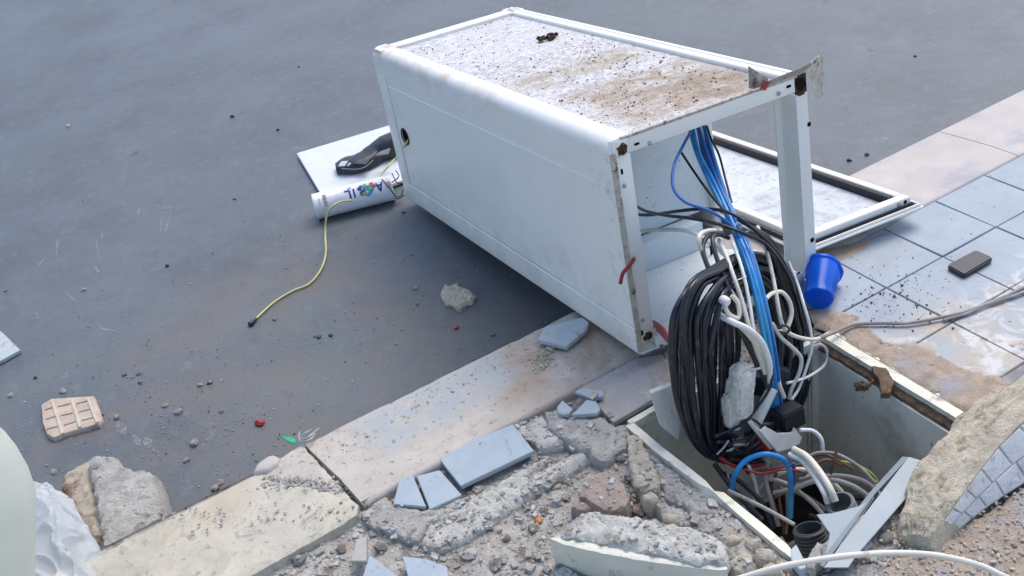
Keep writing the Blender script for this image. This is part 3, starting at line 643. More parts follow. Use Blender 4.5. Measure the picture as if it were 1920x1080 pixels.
ss = [0, .09, .17, .26, .36, .46, .57, .68, .80, .92, 1.0]
for k in range(len(ss)-1):
    nr = 1 if k < 2 else 2
    for r_ in range(nr):
        g = .0028; t0 = .03+r_*.94/nr+.012; t1 = .03+(r_+1)*.94/nr-.012; o1 = .015*(r_ % 2)
        q = [face_pt(ss[k]+g+o1, t0), face_pt(min(1, ss[k+1]-g+o1), t0), face_pt(min(1, ss[k+1]-g+o1*.4), t1), face_pt(ss[k]+g+o1*.4, t1)]
        prism('cobble_tile', [v+nb*.0006 for v in q], .004, M['mosaic'], bs, bev=.0012, nrm=-nb)
# small and middling rubble as individuals
MARKS = [((900, 850), 'blue half tile'), ((770, 920), 'two blue shards'), ((1200, 1010), 'thick slab'), ((1130, 920), 'split brown stone'), ((720, 1065), 'pointed blue shard'), ((800, 1075), 'pale blue shard'), ((560, 980), 'loose kerb slab'), ((1350, 950), 'cream frame bar'),
    ((1600, 1010), 'steel bracket'), ((1700, 1000), 'tipped slab'), ((1100, 800), 'rough mortar lump'), ((135, 780), 'ribbed tile'), ((220, 930), 'concrete block'), ((650, 370), 'printed can'), ((475, 605), 'black cord plug'), ((860, 550), 'lone cream stone'), ((20, 650), 'white board corner'), ((550, 820), 'green shard'), ((1700, 200), 'far kerb'), ((1580, 1050), 'arching cream cable'), ((950, 980), 'long mortar ridge')]
_used = {}
def where(px, py):
    d = sorted(((px-m[0][0])**2+(py-m[0][1])**2, m) for m in MARKS)[0]; m = d[1]; dx, dy = px-m[0][0], py-m[0][1]
    side = ('right of' if dx > 0 else 'left of') if abs(dx) > abs(dy) else ('below' if dy > 0 else 'above')
    if d[0] > 150**2: side = 'far '+side
    return side+' the '+m[1]
def uniq(base, px, py):
    l = base+' '+where(px, py); k = _used.get(l, 0); _used[l] = k+1
    return l if k == 0 else base+[', second one', ', third one', ', fourth one', ', fifth one', ', sixth one', ', seventh one'][min(k, 6)-1]+' '+where(px, py)
spots_ = [(1230, 985), (1000, 990), (950, 1010), (905, 975), (880, 1040), (930, 1060), (1010, 1045), (1060, 1060), (1130, 1070), (590, 1010), (560, 1050), (630, 1000), (640, 1030), (610, 975), (700, 1000), (715, 1025), (655, 975), (500, 1070),
 (1065, 905), (1062, 930), (1050, 885), (1190, 935), (1200, 958), (1186, 890), (1140, 868), (1165, 860), (870, 1000), (1020, 960), (990, 950), (1040, 945), (1160, 1075), (1500, 1060), (1540, 1072), (1590, 1066), (1640, 1050), (1660, 1010), (1690, 1040), (1480, 1075), (1650, 985), (1625, 1020), (1240, 1060), (1290, 1075)]
rr = random.Random(11)
protos = []
for k in range(6):
    rot = rr.uniform(0, 6); s = 1.0; V = [];
    bm = bmesh.new(); bmesh.ops.create_icosphere(bm, subdivisions=2, radius=1)
    for v in bm.verts:
        d = v.co.normalized(); kx = 1+.55*noise.noise(d*1.3+Vector((k*9, 0, 0)))+.18*noise.noise(d*4+Vector((k*9, 0, 0))); v.co = Vector((d.x*kx, d.y*kx*.8, max(-.35, d.z*kx*.6)))
    me = bpy.data.meshes.new('rubble'); bm.to_mesh(me); bm.free(); me.shade_smooth(); me.set_sharp_from_angle(angle=math.radians(35)); protos.append(me)
pm = {}
def stone(px, py, size, m, label, group, name='rubble_stone', cat='stone', z=None, k=None):
    k = rr.randrange(6) if k is None else k; key = (k, m.name)
    if key not in pm: me = protos[k].copy(); me.materials.clear(); me.materials.append(m); pm[key] = me
    p = P(px, py, -.01)
    if z is None: z = bedz(p.x, p.y)+size*.25
    p = P(px, py, z)
    o = bpy.data.objects.new(name, pm[key]); COL.objects.link(o); o.location = p; o.scale = (size, size, size); o.rotation_euler = (rr.uniform(-.3, .3), rr.uniform(-.3, .3), rr.uniform(0, 6.28))
    return tag(o, label, cat, group)
for i, (x, y) in enumerate(spots_):
    m = [M['concrete'], M['concrete_cream'], M['brown_stone'], M['mortar_pale'], M['tile_grey']][i % 5]
    stone(x, y, rr.uniform(.009, .018), m, uniq(['grey concrete', 'cream mortar', 'brown', 'pale mortar', 'dusty grey'][i % 5]+' stone in the gravel', x, y), 'loose rubble stones in the gravel')
# gravel
def scatter(name, n, fn, smin, smax, m, seed, pw=2.2, base=None):
    r = random.Random(seed); V = []; Fc = []; c = 0
    while c < n:
        q = fn(r)
        if q is None: continue
        x, y, z = q; s = smin+(smax-smin)*r.random()**pw; pebVF(V, Fc, (x, y, z+s*.25), s, r.random(), base or ICO); c += 1
    o = mk(name, V, Fc, m, smooth=False); o['kind'] = 'stuff'; return o
from mathutils.bvhtree import BVHTree
TT = []
def rubble_tree():
    V = []; Fc = []; TT.clear()
    for o in bpy.data.objects:
        if o.type != 'MESH' or (o.name.split('.')[0] not in ('pavement_bed', 'mortar_ridge', 'mortar_piece', 'concrete_lump', 'rubble_stone', 'rough_concrete', 'broken_tile')): continue
        if o.parent is not None and o.name.split('.')[0] != 'rough_concrete': continue
        b = len(V); mw = o.matrix_basis; V += [mw @ v.co for v in o.data.vertices]; Fc += [tuple(i+b for i in p.vertices) for p in o.data.polygons]; TT.extend([o.name.startswith('broken_tile')]*len(o.data.polygons))
    return BVHTree.FromPolygons(V, Fc)
TREE = rubble_tree()
def f_drop(r):
    x = r.uniform(-.1, 1.5); y = r.uniform(.76, 1.735)
    if inpoly(x, y, HOLE) or dedge(x, y, HOLE) < .004: return None
    if fbm(x, y, 8, 6, 3) < -.08 and r.random() < .5: return None
    h = TREE.ray_cast(Vector((x, y, .2)), Vector((0, 0, -1)))
    if h[0] is None: return None
    if h[0].z > -.006 and r.random() < .6: return None
    if TT[h[2]] and r.random() < .97: return None
    return x, y, h[0].z-.0005
def f_bed(r):
    x = r.uniform(-.1, 1.62); y = r.uniform(.76, 1.735)
    if inpoly(x, y, HOLE) or dedge(x, y, HOLE) < .004: return None
    if x > 1.5 and y > 1.15: return None
    if fbm(x, y, 8, 6, 3) < -.12 and r.random() < .7: return None
    return x, y, bedz(x, y)
scatter('gravel', 11000, f_drop, .0010, .0070, M['concrete'], 1, 2.8)
scatter('dark_gravel', 3600, f_drop, .0009, .0048, M['brown_stone'], 2, 2.6)
scatter('pale_gravel', 3000, f_drop, .001, .0065, M['tile_pale'], 3, 2.8)
scatter('mortar_debris', 1500, f_drop, .0022, .0130, M['concrete'], 31, 2.6, CUB)
scatter('mortar_debris', 900, f_drop, .0022, .0120, M['mortar_pale'], 32, 2.6, CUB)
scatter('clay_debris', 420, f_drop, .0020, .0095, M['brown_stone'], 33, 2.6, CUB)
scatter('tile_debris', 160, f_drop, .0022, .0090, M['tile_bit'], 34, 2.2, CUB)
def near_line(a, b, wd, z):
    def f(r):
        t = r.random(); p = a.lerp(b, t); return p.x+r.gauss(0, wd), p.y+r.gauss(0, wd), z if not callable(z) else z(p.x, p.y)
    return f
scatter('kerb_grit', 420, near_line(P(500, 898, 0), P(650, 912, 0), .012, -.006), .0012, .006, M['concrete'], 5)
scatter('kerb_grit', 260, near_line(P(1035, 640, 0), P(1010, 690, 0), .016, -.002), .001, .005, M['concrete_cream'], 6)
scatter('kerb_grit', 420, lambda r: (r.uniform(.33, 1.1), r.uniform(1.76, 2.01), -.008+.000), .0008, .0026, M['brown_stone'], 7)
scatter('kerb_grit', 260, lambda r: (r.uniform(.33, .75), 1.76+abs(r.gauss(0, .08)), -.007), .0010, .0045, M['concrete'], 17, 2.5, CUB)
scatter('kerb_grit', 150, near_line(P(300, 975, 0), P(650, 960, 0), .02, .0005), .0010, .0042, M['concrete'], 18, 2.5, CUB)
def f_road(r):
    if r.random() < .5:
        p = P(r.gauss(300, 150), r.gauss(780, 90), ZR)
    elif r.random() < .5: p = P(r.uniform(500, 1050), r.uniform(430, 680), ZR)
    else: p = P(r.uniform(-50, 1300), r.uniform(60, 900), ZR)
    if p.y < 2.04: return None
    return p.x, p.y, ZR
scatter('road_grit', 1100, f_road, .0010, .0044, M['concrete_grey'], 8, 3)
scatter('road_grit', 330, f_road, .0010, .0036, M['blkbox'], 9, 3)
def f_tiles(r):
    x = r.gauss(1.69, .09); y = r.gauss(1.50, .07)
    if x < 1.55 or y > 1.73: return None
    return x, y, .001
scatter('black_crumbs', 190, f_tiles, .0010, .0038, M['blkbox'], 10, 2.5)
scatter('sand_grit', 900, lambda r: (lambda p: (p.x, p.y, .004))(P(r.uniform(1640, 1930), r.uniform(900, 1090), 0)), .0012, .005, M['concrete_cream'], 12)
# single stones on the road
for x, y, s in [(128, 236, .016), (118, 733, .016), (20, 741, .014), (334, 772, .018), (364, 830, .02), (350, 862, .014), (376, 722, .013), (394, 716, .013), (233, 702, .012), (260, 700, .012), (190, 778, .012), (218, 782, .015), (262, 716, .01), (310, 760, .013), (415, 772, .01), (102, 884, .014), (412, 905, .015), (403, 915, .018), (515, 598, .011), (157, 543, .013), (440, 372, .011), (10, 545, .01), (590, 630, .008), (780, 540, .014), (782, 570, .009), (924, 627, .012)]:
    stone(x, y, s*.72, M['mortar_pale'] if s > .0125 else M['concrete_grey'], uniq('pale stone chip on the road', x, y), 'pale stone chips on the road', 'stone_chip', z=ZR+s*.2)
for x, y, s in [(436, 218, .012), (521, 243, .008), (598, 631, .009), (620, 628, .008), (313, 498, .009), (560, 125, .006), (1592, 300, .010), (1625, 290, .009), (1716, 105, .007), (66, 708, .007), (757, 398, .007)]:
    stone(x, y, s*.9, M['blkbox'], uniq('tiny black chip on the road', x, y), 'black chips on the road', 'black_chip', cat='chip', z=ZR+s*.3)
for x, y, s, mm, lb in [(856, 615, .008, 'red_mark', 'small red chip on the road between can and kerb'), (487, 793, .014, 'red_mark', 'crumpled red plastic scrap on the road near the kerb')]:
    stone(x, y, s, M[mm], lb, None, 'red_scrap', cat='scrap', z=ZR+s*.3, k=2)
stone(1009, 976, .010, M['orange'], 'orange chip in the gravel left of the thick slab', None, 'orange_chip', cat='chip', k=3)
# scuffs
V = []; Fc = []
for pts, wd in [([(320, 400), (308, 440)][::-1], .004), ([(108, 445), (106, 482)], .004), ([(72, 500), (78, 490), (88, 485)], .006), ([(186, 490), (180, 445)], .003), ([(262, 385), (258, 410)], .003), ([(300, 391), (328, 388)], .006), ([(302, 410), (302, 440)], .004),
    ([(115, 540), (130, 555), (145, 568)], .005), ([(180, 602), (195, 617), (220, 620)], .006), ([(172, 493), (186, 512)], .005), ([(220, 790), (235, 815)], .014), ([(250, 815), (262, 835)], .010), ([(272, 820), (282, 840)], .012), ([(1640, 268), (1665, 258)], .02), ([(1625, 140), (1634, 136)], .006), ([(140, 400), (144, 420)], .003), ([(190, 432), (192, 450)], .004), ([(68, 585), (72, 600)], .004)]:
    path = catmull([P(x, y, ZR+.002) for x, y in pts], 6); b = len(V)
    for i, p in enumerate(path):
        t = (path[min(i+1, len(path)-1)]-path[max(i-1, 0)]).normalized(); s = Vector((t.y, -t.x, 0)); k = math.sin(math.pi*(i+.3)/(len(path)-.4))*wd; V += [p+s*k, p-s*k]
    for i in range(len(path)-1): Fc.append((b+2*i, b+2*i+1, b+2*i+3, b+2*i+2))
mk('chalk_scuffs', V, Fc, M['scuff'])['kind'] = 'stuff'

# ================================================================== THINGS ON THE ROAD, LEFT
cb = empty('concrete_block', 'large broken concrete block with brown stained side against the kerb', 'concrete block', P(210, 960, ZR))
chunk('concrete_body', [P(x, y, ZR+.10) for x, y in [(160, 858), (178, 851), (214, 852), (232, 872), (246, 879), (268, 877), (286, 886), (292, 912), (303, 958), (270, 985), (215, 1012), (192, 1018), (186, 985), (178, 930)]], ZR, M['concrete'], cb, rough=.006, edge=.020, ragged=.005, res=.009, flare=.01, centre=False)
chunk('stained_layer', [P(x, y, ZR+.072) for x, y in [(113, 905), (120, 885), (150, 868), (164, 862), (182, 930), (190, 985), (196, 1022), (178, 1010), (150, 975), (122, 940)]], ZR, M['dirty_brown'], cb, rough=.004, edge=.014, res=.009, flare=.006, centre=False)
ct = empty('ribbed_tile_fragment', 'broken clay tile lying face down with ribs on its back', 'tile', P(135, 780, ZR))
zt_ = ZR+.017
chunk('tile_body', [P(x, y, zt_) for x, y in [(78, 758), (96, 747), (130, 745), (174, 742), (190, 786), (182, 794), (148, 803), (128, 809), (100, 819), (88, 812), (80, 790)]], ZR, M['clay'], ct, rough=.0006, edge=.003, ragged=.001, res=.010, centre=False)
for a, b in [((97, 750), (117, 812)), ((134, 747), (150, 800)), ((164, 745), (182, 791))]:
    strip('rib', [P(*a, zt_+.003), P(*b, zt_+.003)], .0035, .005, M['clay_light'], ct)
for a, b in [((84, 768), (100, 763)), ((108, 762), (130, 757)), ((142, 757), (166, 751)), ((86, 786), (104, 780)), ((114, 779), (136, 774)), ((148, 772), (172, 766)), ((88, 804), (108, 799)), ((120, 797), (142, 790)), ((153, 788), (176, 782))]:
    strip('groove', [P(*a, zt_+.0012), P(*b, zt_+.0012)], .0022, .003, M['clay_dark'], ct)
slabpx('white_board_piece', [(-60, 590), (2, 621), (38, 656), (2, 676), (-70, 700)], ZR+.014, .012, M['tile_pale'], 'corner of a white board lying on the road near the ribbed tile', 'board')
lump([(827, 546), (833, 530), (845, 534), (856, 527), (866, 537), (876, 539), (889, 550), (885, 562), (872, 565), (862, 577), (848, 567), (836, 564)], ZR+.018, ZR, M['concrete_cream'], 'lone angular cream stone on the road in front of the cabinet side', name='stone', cat='stone', group=None, rough=.004, edge=.010, ragged=.004, res=.005, fine=70)
lump([(472, 885), (480, 868), (500, 853), (512, 850), (524, 856), (520, 868), (500, 880)], -.002, -.04, M['kerb_clean'], 'rounded white stone chip standing on the kerb edge near the joint', name='kerb_chip', cat='stone', group=None, rough=.0006, edge=.014, ragged=.0005, res=.005)
# green shard and clear scraps at the kerb
slabpx('green_shard', [(524, 817), (546, 819), (556, 824), (552, 832), (540, 828)], -.10, .004, M['greenp'], 'curled green plastic shard at the kerb edge', 'plastic scrap')
sc_ = empty('clear_film_scrap', 'torn clear film strands caught on the kerb edge by the joint', 'plastic scrap', P(575, 815, -.01))
for a, b, c in [((558, 822), (572, 812), (584, 806)), ((562, 828), (580, 818), (598, 803)), ((558, 816), (566, 822), (576, 824)), ((566, 828), (582, 824), (592, 812)), ((562, 810), (560, 822), (568, 830))]:
    cable('film_strand', [P(*a, -.004), P(*b, .004), P(*c, -.004)], .0022, M['clear'], sc_, n=4, sides=5)
# plastic drum and bag in the lower left corner
def drum():
    c = P(-48, 1250, .0); top = PY(-52, 792, c.y-.02); r = .107
    t = empty('plastic_drum', 'pale greenish plastic container closest to the viewer, leaning over the bag', 'container', c)
    prof = [(0, r*.9), (.02, r*.98), (.05, r), (.68, r), (.72, r*.99), (.80, r*.88), (.88, r*.70), (.94, r*.52), (.98, r*.34), (1, r*.30)]
    lathe('container_body', c, top, prof, M['drum'], t, 48); d = (top-c).normalized(); lathe('cap', top+d*.001, top+d*.03, [(0, .033), (.05, .035), (.9, .035), (1, .031)], M['wplast'], t, 24)
drum()
def bag():
    out = [P(x, y, z) for x, y, z in [(20, 880, .02), (52, 897, .02), (95, 912, .02), (138, 940, .01), (150, 968, .0), (178, 1010, -.01), (201, 1052, -.02), (196, 1100, -.02), (150, 1180, -.02), (-20, 1180, .02), (-40, 980, .03)]]
    c = P(95, 990, .0)
    k0 = P(60, 905, .03)
    def tf(x, y):
        d = math.hypot(x-c.x, y-c.y); ang = math.atan2(y-k0.y, x-k0.x); rad = math.hypot(x-k0.x, y-k0.y)
        w1 = 1-abs(math.sin(ang*4.2+2.5*nz(x, y, 1, 7))); w2 = 1-abs(math.sin(ang*9+3*nz(x, y, 5, 12)+rad*9)); w3 = 1-abs(nz(x, y, 8, 16)*2)
        g = min(1, rad/.05)
        return .045*max(0, 1-d/.17)+g*(.026*w1**2+.012*w2**3)+.010*w3**4
    chunk('plastic_bag', out, -.15, M['bag'], res=.0042, rough=.0005, edge=.03, ragged=.002, flare=-.012, topf=tf, label='crumpled thin white plastic bag beside the pale container', cat='plastic bag')
bag()
# flat white panel behind the can
M['panel'] = mat('panel_white', (.66, .69, .73), .5, scale=20, var=.05, spots=[((.42, .44, .47), 50, .68, .76, 3)])
wp = prism('sheet_metal', [P(556, 287, ZR+.018), Vector((.905, 3.36, ZR+.018)), Vector((1.42, 3.29, ZR+.018)), Vector((1.54, 3.80, ZR+.018)), P(722, 237, ZR+.018)], .012, M['panel'], None, bev=.002, centre=True)
tag(wp, 'flat white sheet panel on the road under the black handset', 'panel')
# handset / tester
hs = empty('handheld_tester', 'black handheld cable tester with pale screen lying on the white panel', 'tester', P(690, 325, ZR+.02))
zb = ZR+.019
prof_ = []
axp = [P(632, 322, zb), P(650, 318, zb), P(672, 316, zb), P(692, 308, zb), P(706, 300, zb), P(724, 294, zb), P(752, 286, zb)]
hh = [.026, .040, .046, .048, .056, .078, .088]; ww = [.034, .050, .054, .052, .050, .050, .046]
V = []; Fc = []; K = 12; path = catmull(axp, 4); n_ = len(path)
for i, p in enumerate(path):
    u = i/(n_-1)*(len(hh)-1); a = min(int(u), len(hh)-2); f_ = u-a; h_ = hh[a]*(1-f_)+hh[a+1]*f_; wd = ww[a]*(1-f_)+ww[a+1]*f_
    t = (path[min(i+1, n_-1)]-path[max(i-1, 0)]).normalized(); s = Vector((t.y, -t.x, 0)).normalized()
    for k in range(K):
        q = 2*math.pi*(k+.5)/K; cx_ = math.copysign(abs(math.cos(q))**.5, math.cos(q)); cz_ = math.copysign(abs(math.sin(q))**.5, math.sin(q))
        V.append(p+s*wd*cx_*(.9 if cz_ > 0 else 1)+Vector((0, 0, h_/2+h_/2*cz_)))
for i in range(n_-1):
    for k in range(K): Fc.append((i*K+k, i*K+(k+1) % K, (i+1)*K+(k+1) % K, (i+1)*K+k))
Fc.append(tuple(range(K))[::-1]); Fc.append(tuple((n_-1)*K+k for k in range(K)))
mk('tester_body', V, Fc, M['blkbox'], hs, True, 45)
prism('screen', [P(634, 311, zb+.039), P(640, 302, zb+.041), P(662, 301, zb+.044), P(654, 310, zb+.042)], .004, M['screen'], hs, bev=.0006)
cable('screen_bar', [P(648, 311, zb+.045), P(656, 300, zb+.046)], .003, M['blkbox'], hs, n=2, sides=6)
cable('trim_line', [P(640, 316, zb+.038), P(668, 317, zb+.042), P(686, 312, zb+.044), P(700, 300, zb+.054)],   .0014, M['gry'], hs, n=5, sides=6)
prism('keypad', [P(664, 306, zb+.046), P(672, 300, zb+.046), P(694, 298, zb+.048), P(686, 308, zb+.047)], .004, M['blk2'], hs, bev=.0006)
prism('grip_plate', [P(704, 292, zb+.064), P(712, 284, zb+.068), P(732, 277, zb+.084), P(728, 288, zb+.08)], .004, M['conduit'], hs, bev=.0006)
# the can
RC = .047; zc = ZR+RC+.001
ca, cbp = P(590, 388, zc), P(736, 351, zc)
can = empty('spray_can', 'white printed tube can with colourful lettering lying in front of the panel', 'can', Vector(((ca.x+cbp.x)/2, (ca.y+cbp.y)/2, ZR)))
lathe('can_body', ca, cbp, [(0, RC*.90), (.0, RC*.97), (.012, RC), (.03, RC*1.0), (.035, RC*.985), (.965, RC*.985), (.97, RC), (.99, RC), (1, RC*.93), (1, RC*.8), (.985, RC*.78), (.985, .001)], M['canw'], can, 48)
ax_ = (cbp-ca).normalized(); Lc = (cbp-ca).length; side = Vector((0, 0, 1)).cross(ax_).normalized()
if side.dot(CAM-ca) < 0: side = -side
def can_pt(t, ang, off=.0006):     # t metres from left end; ang 0 = towards viewer, + = up
    return ca+ax_*t+(side*math.cos(ang)+Vector((0, 0, 1))*math.sin(ang))*(RC+off)
def stroke(name, pts, wd, m, off=.0005):
    """printed stroke on the can skin; pts (t, angle)"""
    V = []; Fc = []; P_ = []
    for i in range(len(pts)-1):
        for k in range(6): P_.append(((pts[i][0]*(6-k)+pts[i+1][0]*k)/6, (pts[i][1]*(6-k)+pts[i+1][1]*k)/6))
    P_.append(pts[-1])
    for i, (t, a) in enumerate(P_):
        t2, a2 = P_[min(i+1, len(P_)-1)]; t1, a1 = P_[max(i-1, 0)]; dx, dy = t2-t1, (a2-a1)*RC; L_ = math.hypot(dx, dy) or 1
        nx, ny = -dy/L_*wd/2, dx/L_*wd/2
        for s in (1, 0, -1): V.append(can_pt(t+nx*s, a+ny*s/RC, off))
    for i in range(len(P_)-1):
        for s in (0, 1): Fc.append((i*3+s, i*3+s+1, i*3+4+s, i*3+3+s))
    return mk(name, V, Fc, m, can, True, True)
def A2(y): return y/RC+.75      # y metres up the print, centred where the viewer looks
lh = .017
# the word runs upside down along the can (read from its far end): A . R I L
def let(name, c0, segs, m, wd=.0062):
    for s in segs: stroke(name, [(c0-x, A2(-y)) for x, y in s], wd, m)
let('letter', .125, [[(-.008, lh), (-.008, -lh+.003), (.010, -lh+.003)]], M['pr_navy'])           # L
let('letter', .148, [[(0, lh), (0, -lh)]], M['pr_navy'])                                          # I
let('letter', .176, [[(-.008, -lh), (-.008, lh-.002), (.004, lh-.003), (.007, .006), (-.006, .001)], [(0, .001), (.009, -lh)]], M['pr_navy'])   # R
let('letter', .206, [[(.010, .012), (.002, .015), (-.008, .006), (-.008, -.006), (.002, -.015), (.010, -.012)]], M['pr_teal'])    # C
let('letter', .240, [[(-.011, -lh), (0, lh), (.011, -lh)], [(-.006, -.006), (.006, -.006)]], M['pr_navy'])    # A
for t, y, wd, ln, a, c, of in [(.172, .014, .013, .022, .7, 'navy', .0007), (.188, .018, .015, .016, .5, 'green', .0009), (.196, .004, .013, .016, -.4, 'teal', .0008), (.214, .019, .014, .013, 0, 'red', .0010), (.222, .006, .010, .010, .3, 'red', .0011), (.206, -.004, .011, .012, -.3, 'green', .0010), (.182, -.010, .010, .018, .3, 'olive', .0009), (.196, -.017, .012, .018, .5, 'sky', .0008), (.135, .024, .006, .014, .1, 'sky', .0007)]:
    stroke('printed_patch', [(t-ln/2*math.cos(a), A2(y-ln/2*math.sin(a))), (t+ln/2*math.cos(a), A2(y+ln/2*math.sin(a)))], wd, M['pr_'+c], of)
for k in range(5): stroke('small_print', [(.262+.004*k, A2(.012)), (.266+.004*k, A2(-.012+.003*(k % 3)))], .0018, M['pr_pink'])
for k in range(9): stroke('barcode_bar', [(.036+.0034*0, A2(.022-.0052*k)), (.050, A2(.022-.0052*k))], .0026 if k % 3 else .0034, M['pr_grey'])
for k in range(5): stroke('small_print', [(.020, A2(.012-.006*k)), (.026, A2(.012-.006*k))], .0018, M['pr_grey'])
# ================================================================== THE CABINET
CO = Vector((1.07982, 1.69265, .04046)); EA, EB, EC = -.03548, -.11515, .04406
W_, L_, H_ = .54826, 1.49008, .54359
ROTC = Matrix.Rotation(EA, 3, 'Z') @ Matrix.Rotation(EB, 3, 'X') @ Matrix.Rotation(EC, 3, 'Y')
cab = empty('street_cabinet', 'large white steel street cabinet tipped on its side across the kerb, base open', 'cabinet', CO, rot=ROTC)
def cl(u, v, w_): return CO+ROTC @ Vector((u, v, w_))
RT = ROTC.transposed(); CL = RT @ (CAM-CO)
def QL(px, py, ax, val):                    # photo point on a plane of the cabinet's own frame
    d = RT @ ray(px, py); return CL+d*((val-CL[ax])/d[ax])
R1 = .030
# left (viewer) side skin with rounded upper long edge
def arc(cx, cy, r, a0, a1, n): return [(cx+r*math.cos(math.radians(a0+(a1-a0)*k/n)), cy+r*math.sin(math.radians(a0+(a1-a0)*k/n))) for k in range(n+1)]
th = .003
# corner rail top-left: rounded, from side panel groove to top recess
pts = [(0, .462)]+[(0, H_-R1)]+arc(R1, H_-R1, R1, 180, 90, 8)+[(.056, H_), (.058, H_-.004), (.058, H_-.012), (.054, H_-.012), (.054, H_-.006), (R1, H_-.006)]+arc(R1, H_-R1, R1-.006, 90, 180, 6)+[(.006, .462)]
profile('corner_rail', pts, 'y', .004, L_-.01, M['white'], cab)
# lower rail of the side
profile('bottom_rail', [(0, .014), (.004, .004), (.012, 0), (.055, 0), (.055, .004), (.012, .005), (.006, .014), (.006, .072), (.003, .075), (0, .072)], 'y', .004, L_-.01, M['white'], cab)
# far upright of the side frame
bevbox('end_rail', (0, L_-.085, .0755), (.006, L_-.01, .4615), M['white'], cab, .0012)
# recessed sheet (with a real round hole)
def holed_panel():
    u = .0035; pts = [Vector((.0065, .0765)), Vector((L_-.0865, .0765)), Vector((L_-.0865, .4605)), Vector((.0065, .4605))]; hc = (1.345, .262); hr = .030
    nh = 24
    hp = [Vector((hc[0]+hr*math.cos(2*math.pi*k/nh), hc[1]+hr*.9*math.sin(2*math.pi*k/nh))) for k in range(nh)]
    r = delaunay_2d_cdt(pts+hp, [(0, 1), (1, 2), (2, 3), (3, 0)]+[(4+k, 4+(k+1) % nh) for k in range(nh)], [], 0, 1e-6)
    V = [Vector((u, v.x, v.y)) for v in r[0]]; Fc = []
    for f in r[2]:
        c = sum((r[0][i] for i in f), Vector((0, 0)))/len(f)
        if math.hypot(c.x-hc[0], (c.y-hc[1])/.9) > hr*.98: Fc.append(tuple(f))
    n0 = len(V); V += [v+Vector((.003, 0, 0)) for v in V]; Fc += [tuple(i+n0 for i in f)[::-1] for f in Fc[:]]
    for k in range(nh): a, b = 4+k, 4+(k+1) % nh; Fc.append((a, b, b+n0, a+n0))
    o = mk('side_panel', V, Fc, M['white'], cab, False); return o
holed_panel()
lathe_ring = []
pp = [Vector((.002, 1.345+.0305*math.cos(2*math.pi*k/20), .262+.0275*math.sin(2*math.pi*k/20))) for k in range(20)]
V, Fc = tubeVF(pp, .0022, 6, True); mk('hole_rim', V, Fc, M['rust'], cab, False, True)
bevbox('hole_dark_block', (.012, 1.30, .22), (.06, 1.39, .31), M['hole'], cab, .001)  # near-black block behind the hole stands in for the shaded interior
# thin grey seam lines in the side grooves are real gaps; a second shallow bead along the top of the sheet
profile('bead', [(.0005, .425), (.0034, .428), (.0034, .422)], 'y', .01, L_-.09, M['white'], cab)
# top sheet (was the back): recessed and dirty
zt2 = H_-.011
mk('top_sheet', [(.056, .012, zt2), (W_-.050, .012, zt2), (W_-.050, L_-.085, zt2), (.056, L_-.085, zt2)], [(0, 1, 2, 3)], M['top'], cab, False)
profile('top_far_rail', [(L_-.086, H_-.012), (L_-.086, H_-.002), (L_-.084, H_), (L_-.03, H_), (L_-.009, H_-.009), (L_, H_-.03), (L_, .03), (L_-.006, .01), (L_-.012, .01), (L_-.008, .03), (L_-.008, H_-.03), (L_-.03, H_-.008), (L_-.08, H_-.008)], 'x', .005, W_-.005, M['white'], cab)
pr2 = [(W_-.052, H_-.012), (W_-.052, H_-.003), (W_-.049, H_), (W_-.030, H_), (W_-.028, H_-.004), (W_-.025, H_-.004), (W_-.023, H_), (W_-.012, H_), (W_-.003, H_-.004), (W_, H_-.014), (W_, H_-.05), (W_-.004, H_-.05), (W_-.004, H_-.016), (W_-.02, H_-.008)]
profile('top_side_rail', pr2, 'y', .03, L_-.01, M['white'], cab)
# closed rear part: right skin and base skin
bevbox('far_side_panel', (W_-.004, .42, .004), (W_, L_-.012, H_-.052), M['white'], cab, .001)
bevbox('base_panel', (.056, .02, .0), (W_-.004, L_-.012, .005), M['inside'], cab, .001)
bevbox('inner_side_panel', (.0125, .03, .078), (.0145, .40, H_-.04), M['inside'], cab, .0005)
# bulkhead seen inside
bevbox('bulkhead', (.016, .405, .09), (W_-.006, .410, H_-.02), M['inside'], cab, .001)
bevbox('bulkhead_ledge', (.016, .352, .0055), (W_-.09, .404, .088), M['inside'], cab, .002)
bevbox('bulkhead_post', (W_-.022, .385, .006), (W_-.004, .404, H_-.06), M['white'], cab, .0015)
bevbox('gland_tab', (.44, .30, .006), (.446, .304, .05), M['hole'], cab, .0005)
# base frame
bt = .0035
def angle_bar(name, a, b, m=M['white_worn']): return bevbox(name, a, b, m, cab, .0012)
angle_bar('frame_post', (.010, 0, .036), (.050, bt, .503)); angle_bar('frame_flange', (.0465, bt, .05), (.050, .045, .497))
angle_bar('frame_beam', (.0, .0005, .5035), (.5135, .004, H_-.0005)); angle_bar('frame_flange', (.05, .004, .5035), (.5135, .045, .507))
angle_bar('frame_beam', (.0505, 0, .0), (.505, bt, .034)); angle_bar('frame_flange', (.0505, bt, .031), (.49, .040, .034))
profile('frame_post', [(W_, 0), (.5145, 0), (.5105, .052), (.494, .054), (.494, .057), (.5135, .0555), (.5175, .004), (W_-.0035, .0035), (W_-.0035, .06), (W_, .06)], 'z', .020, H_-.048, M['white_worn'], cab, smooth=25)
bevbox('frame_corner', (.5145, 0.0006, H_-.0475), (W_, .004, H_-.002), M['rust'], cab, .0008)
bevbox('corner_recess', (.006, -.0012, .505), (.046, .0, .5395), M['white_worn'], cab, .0006)
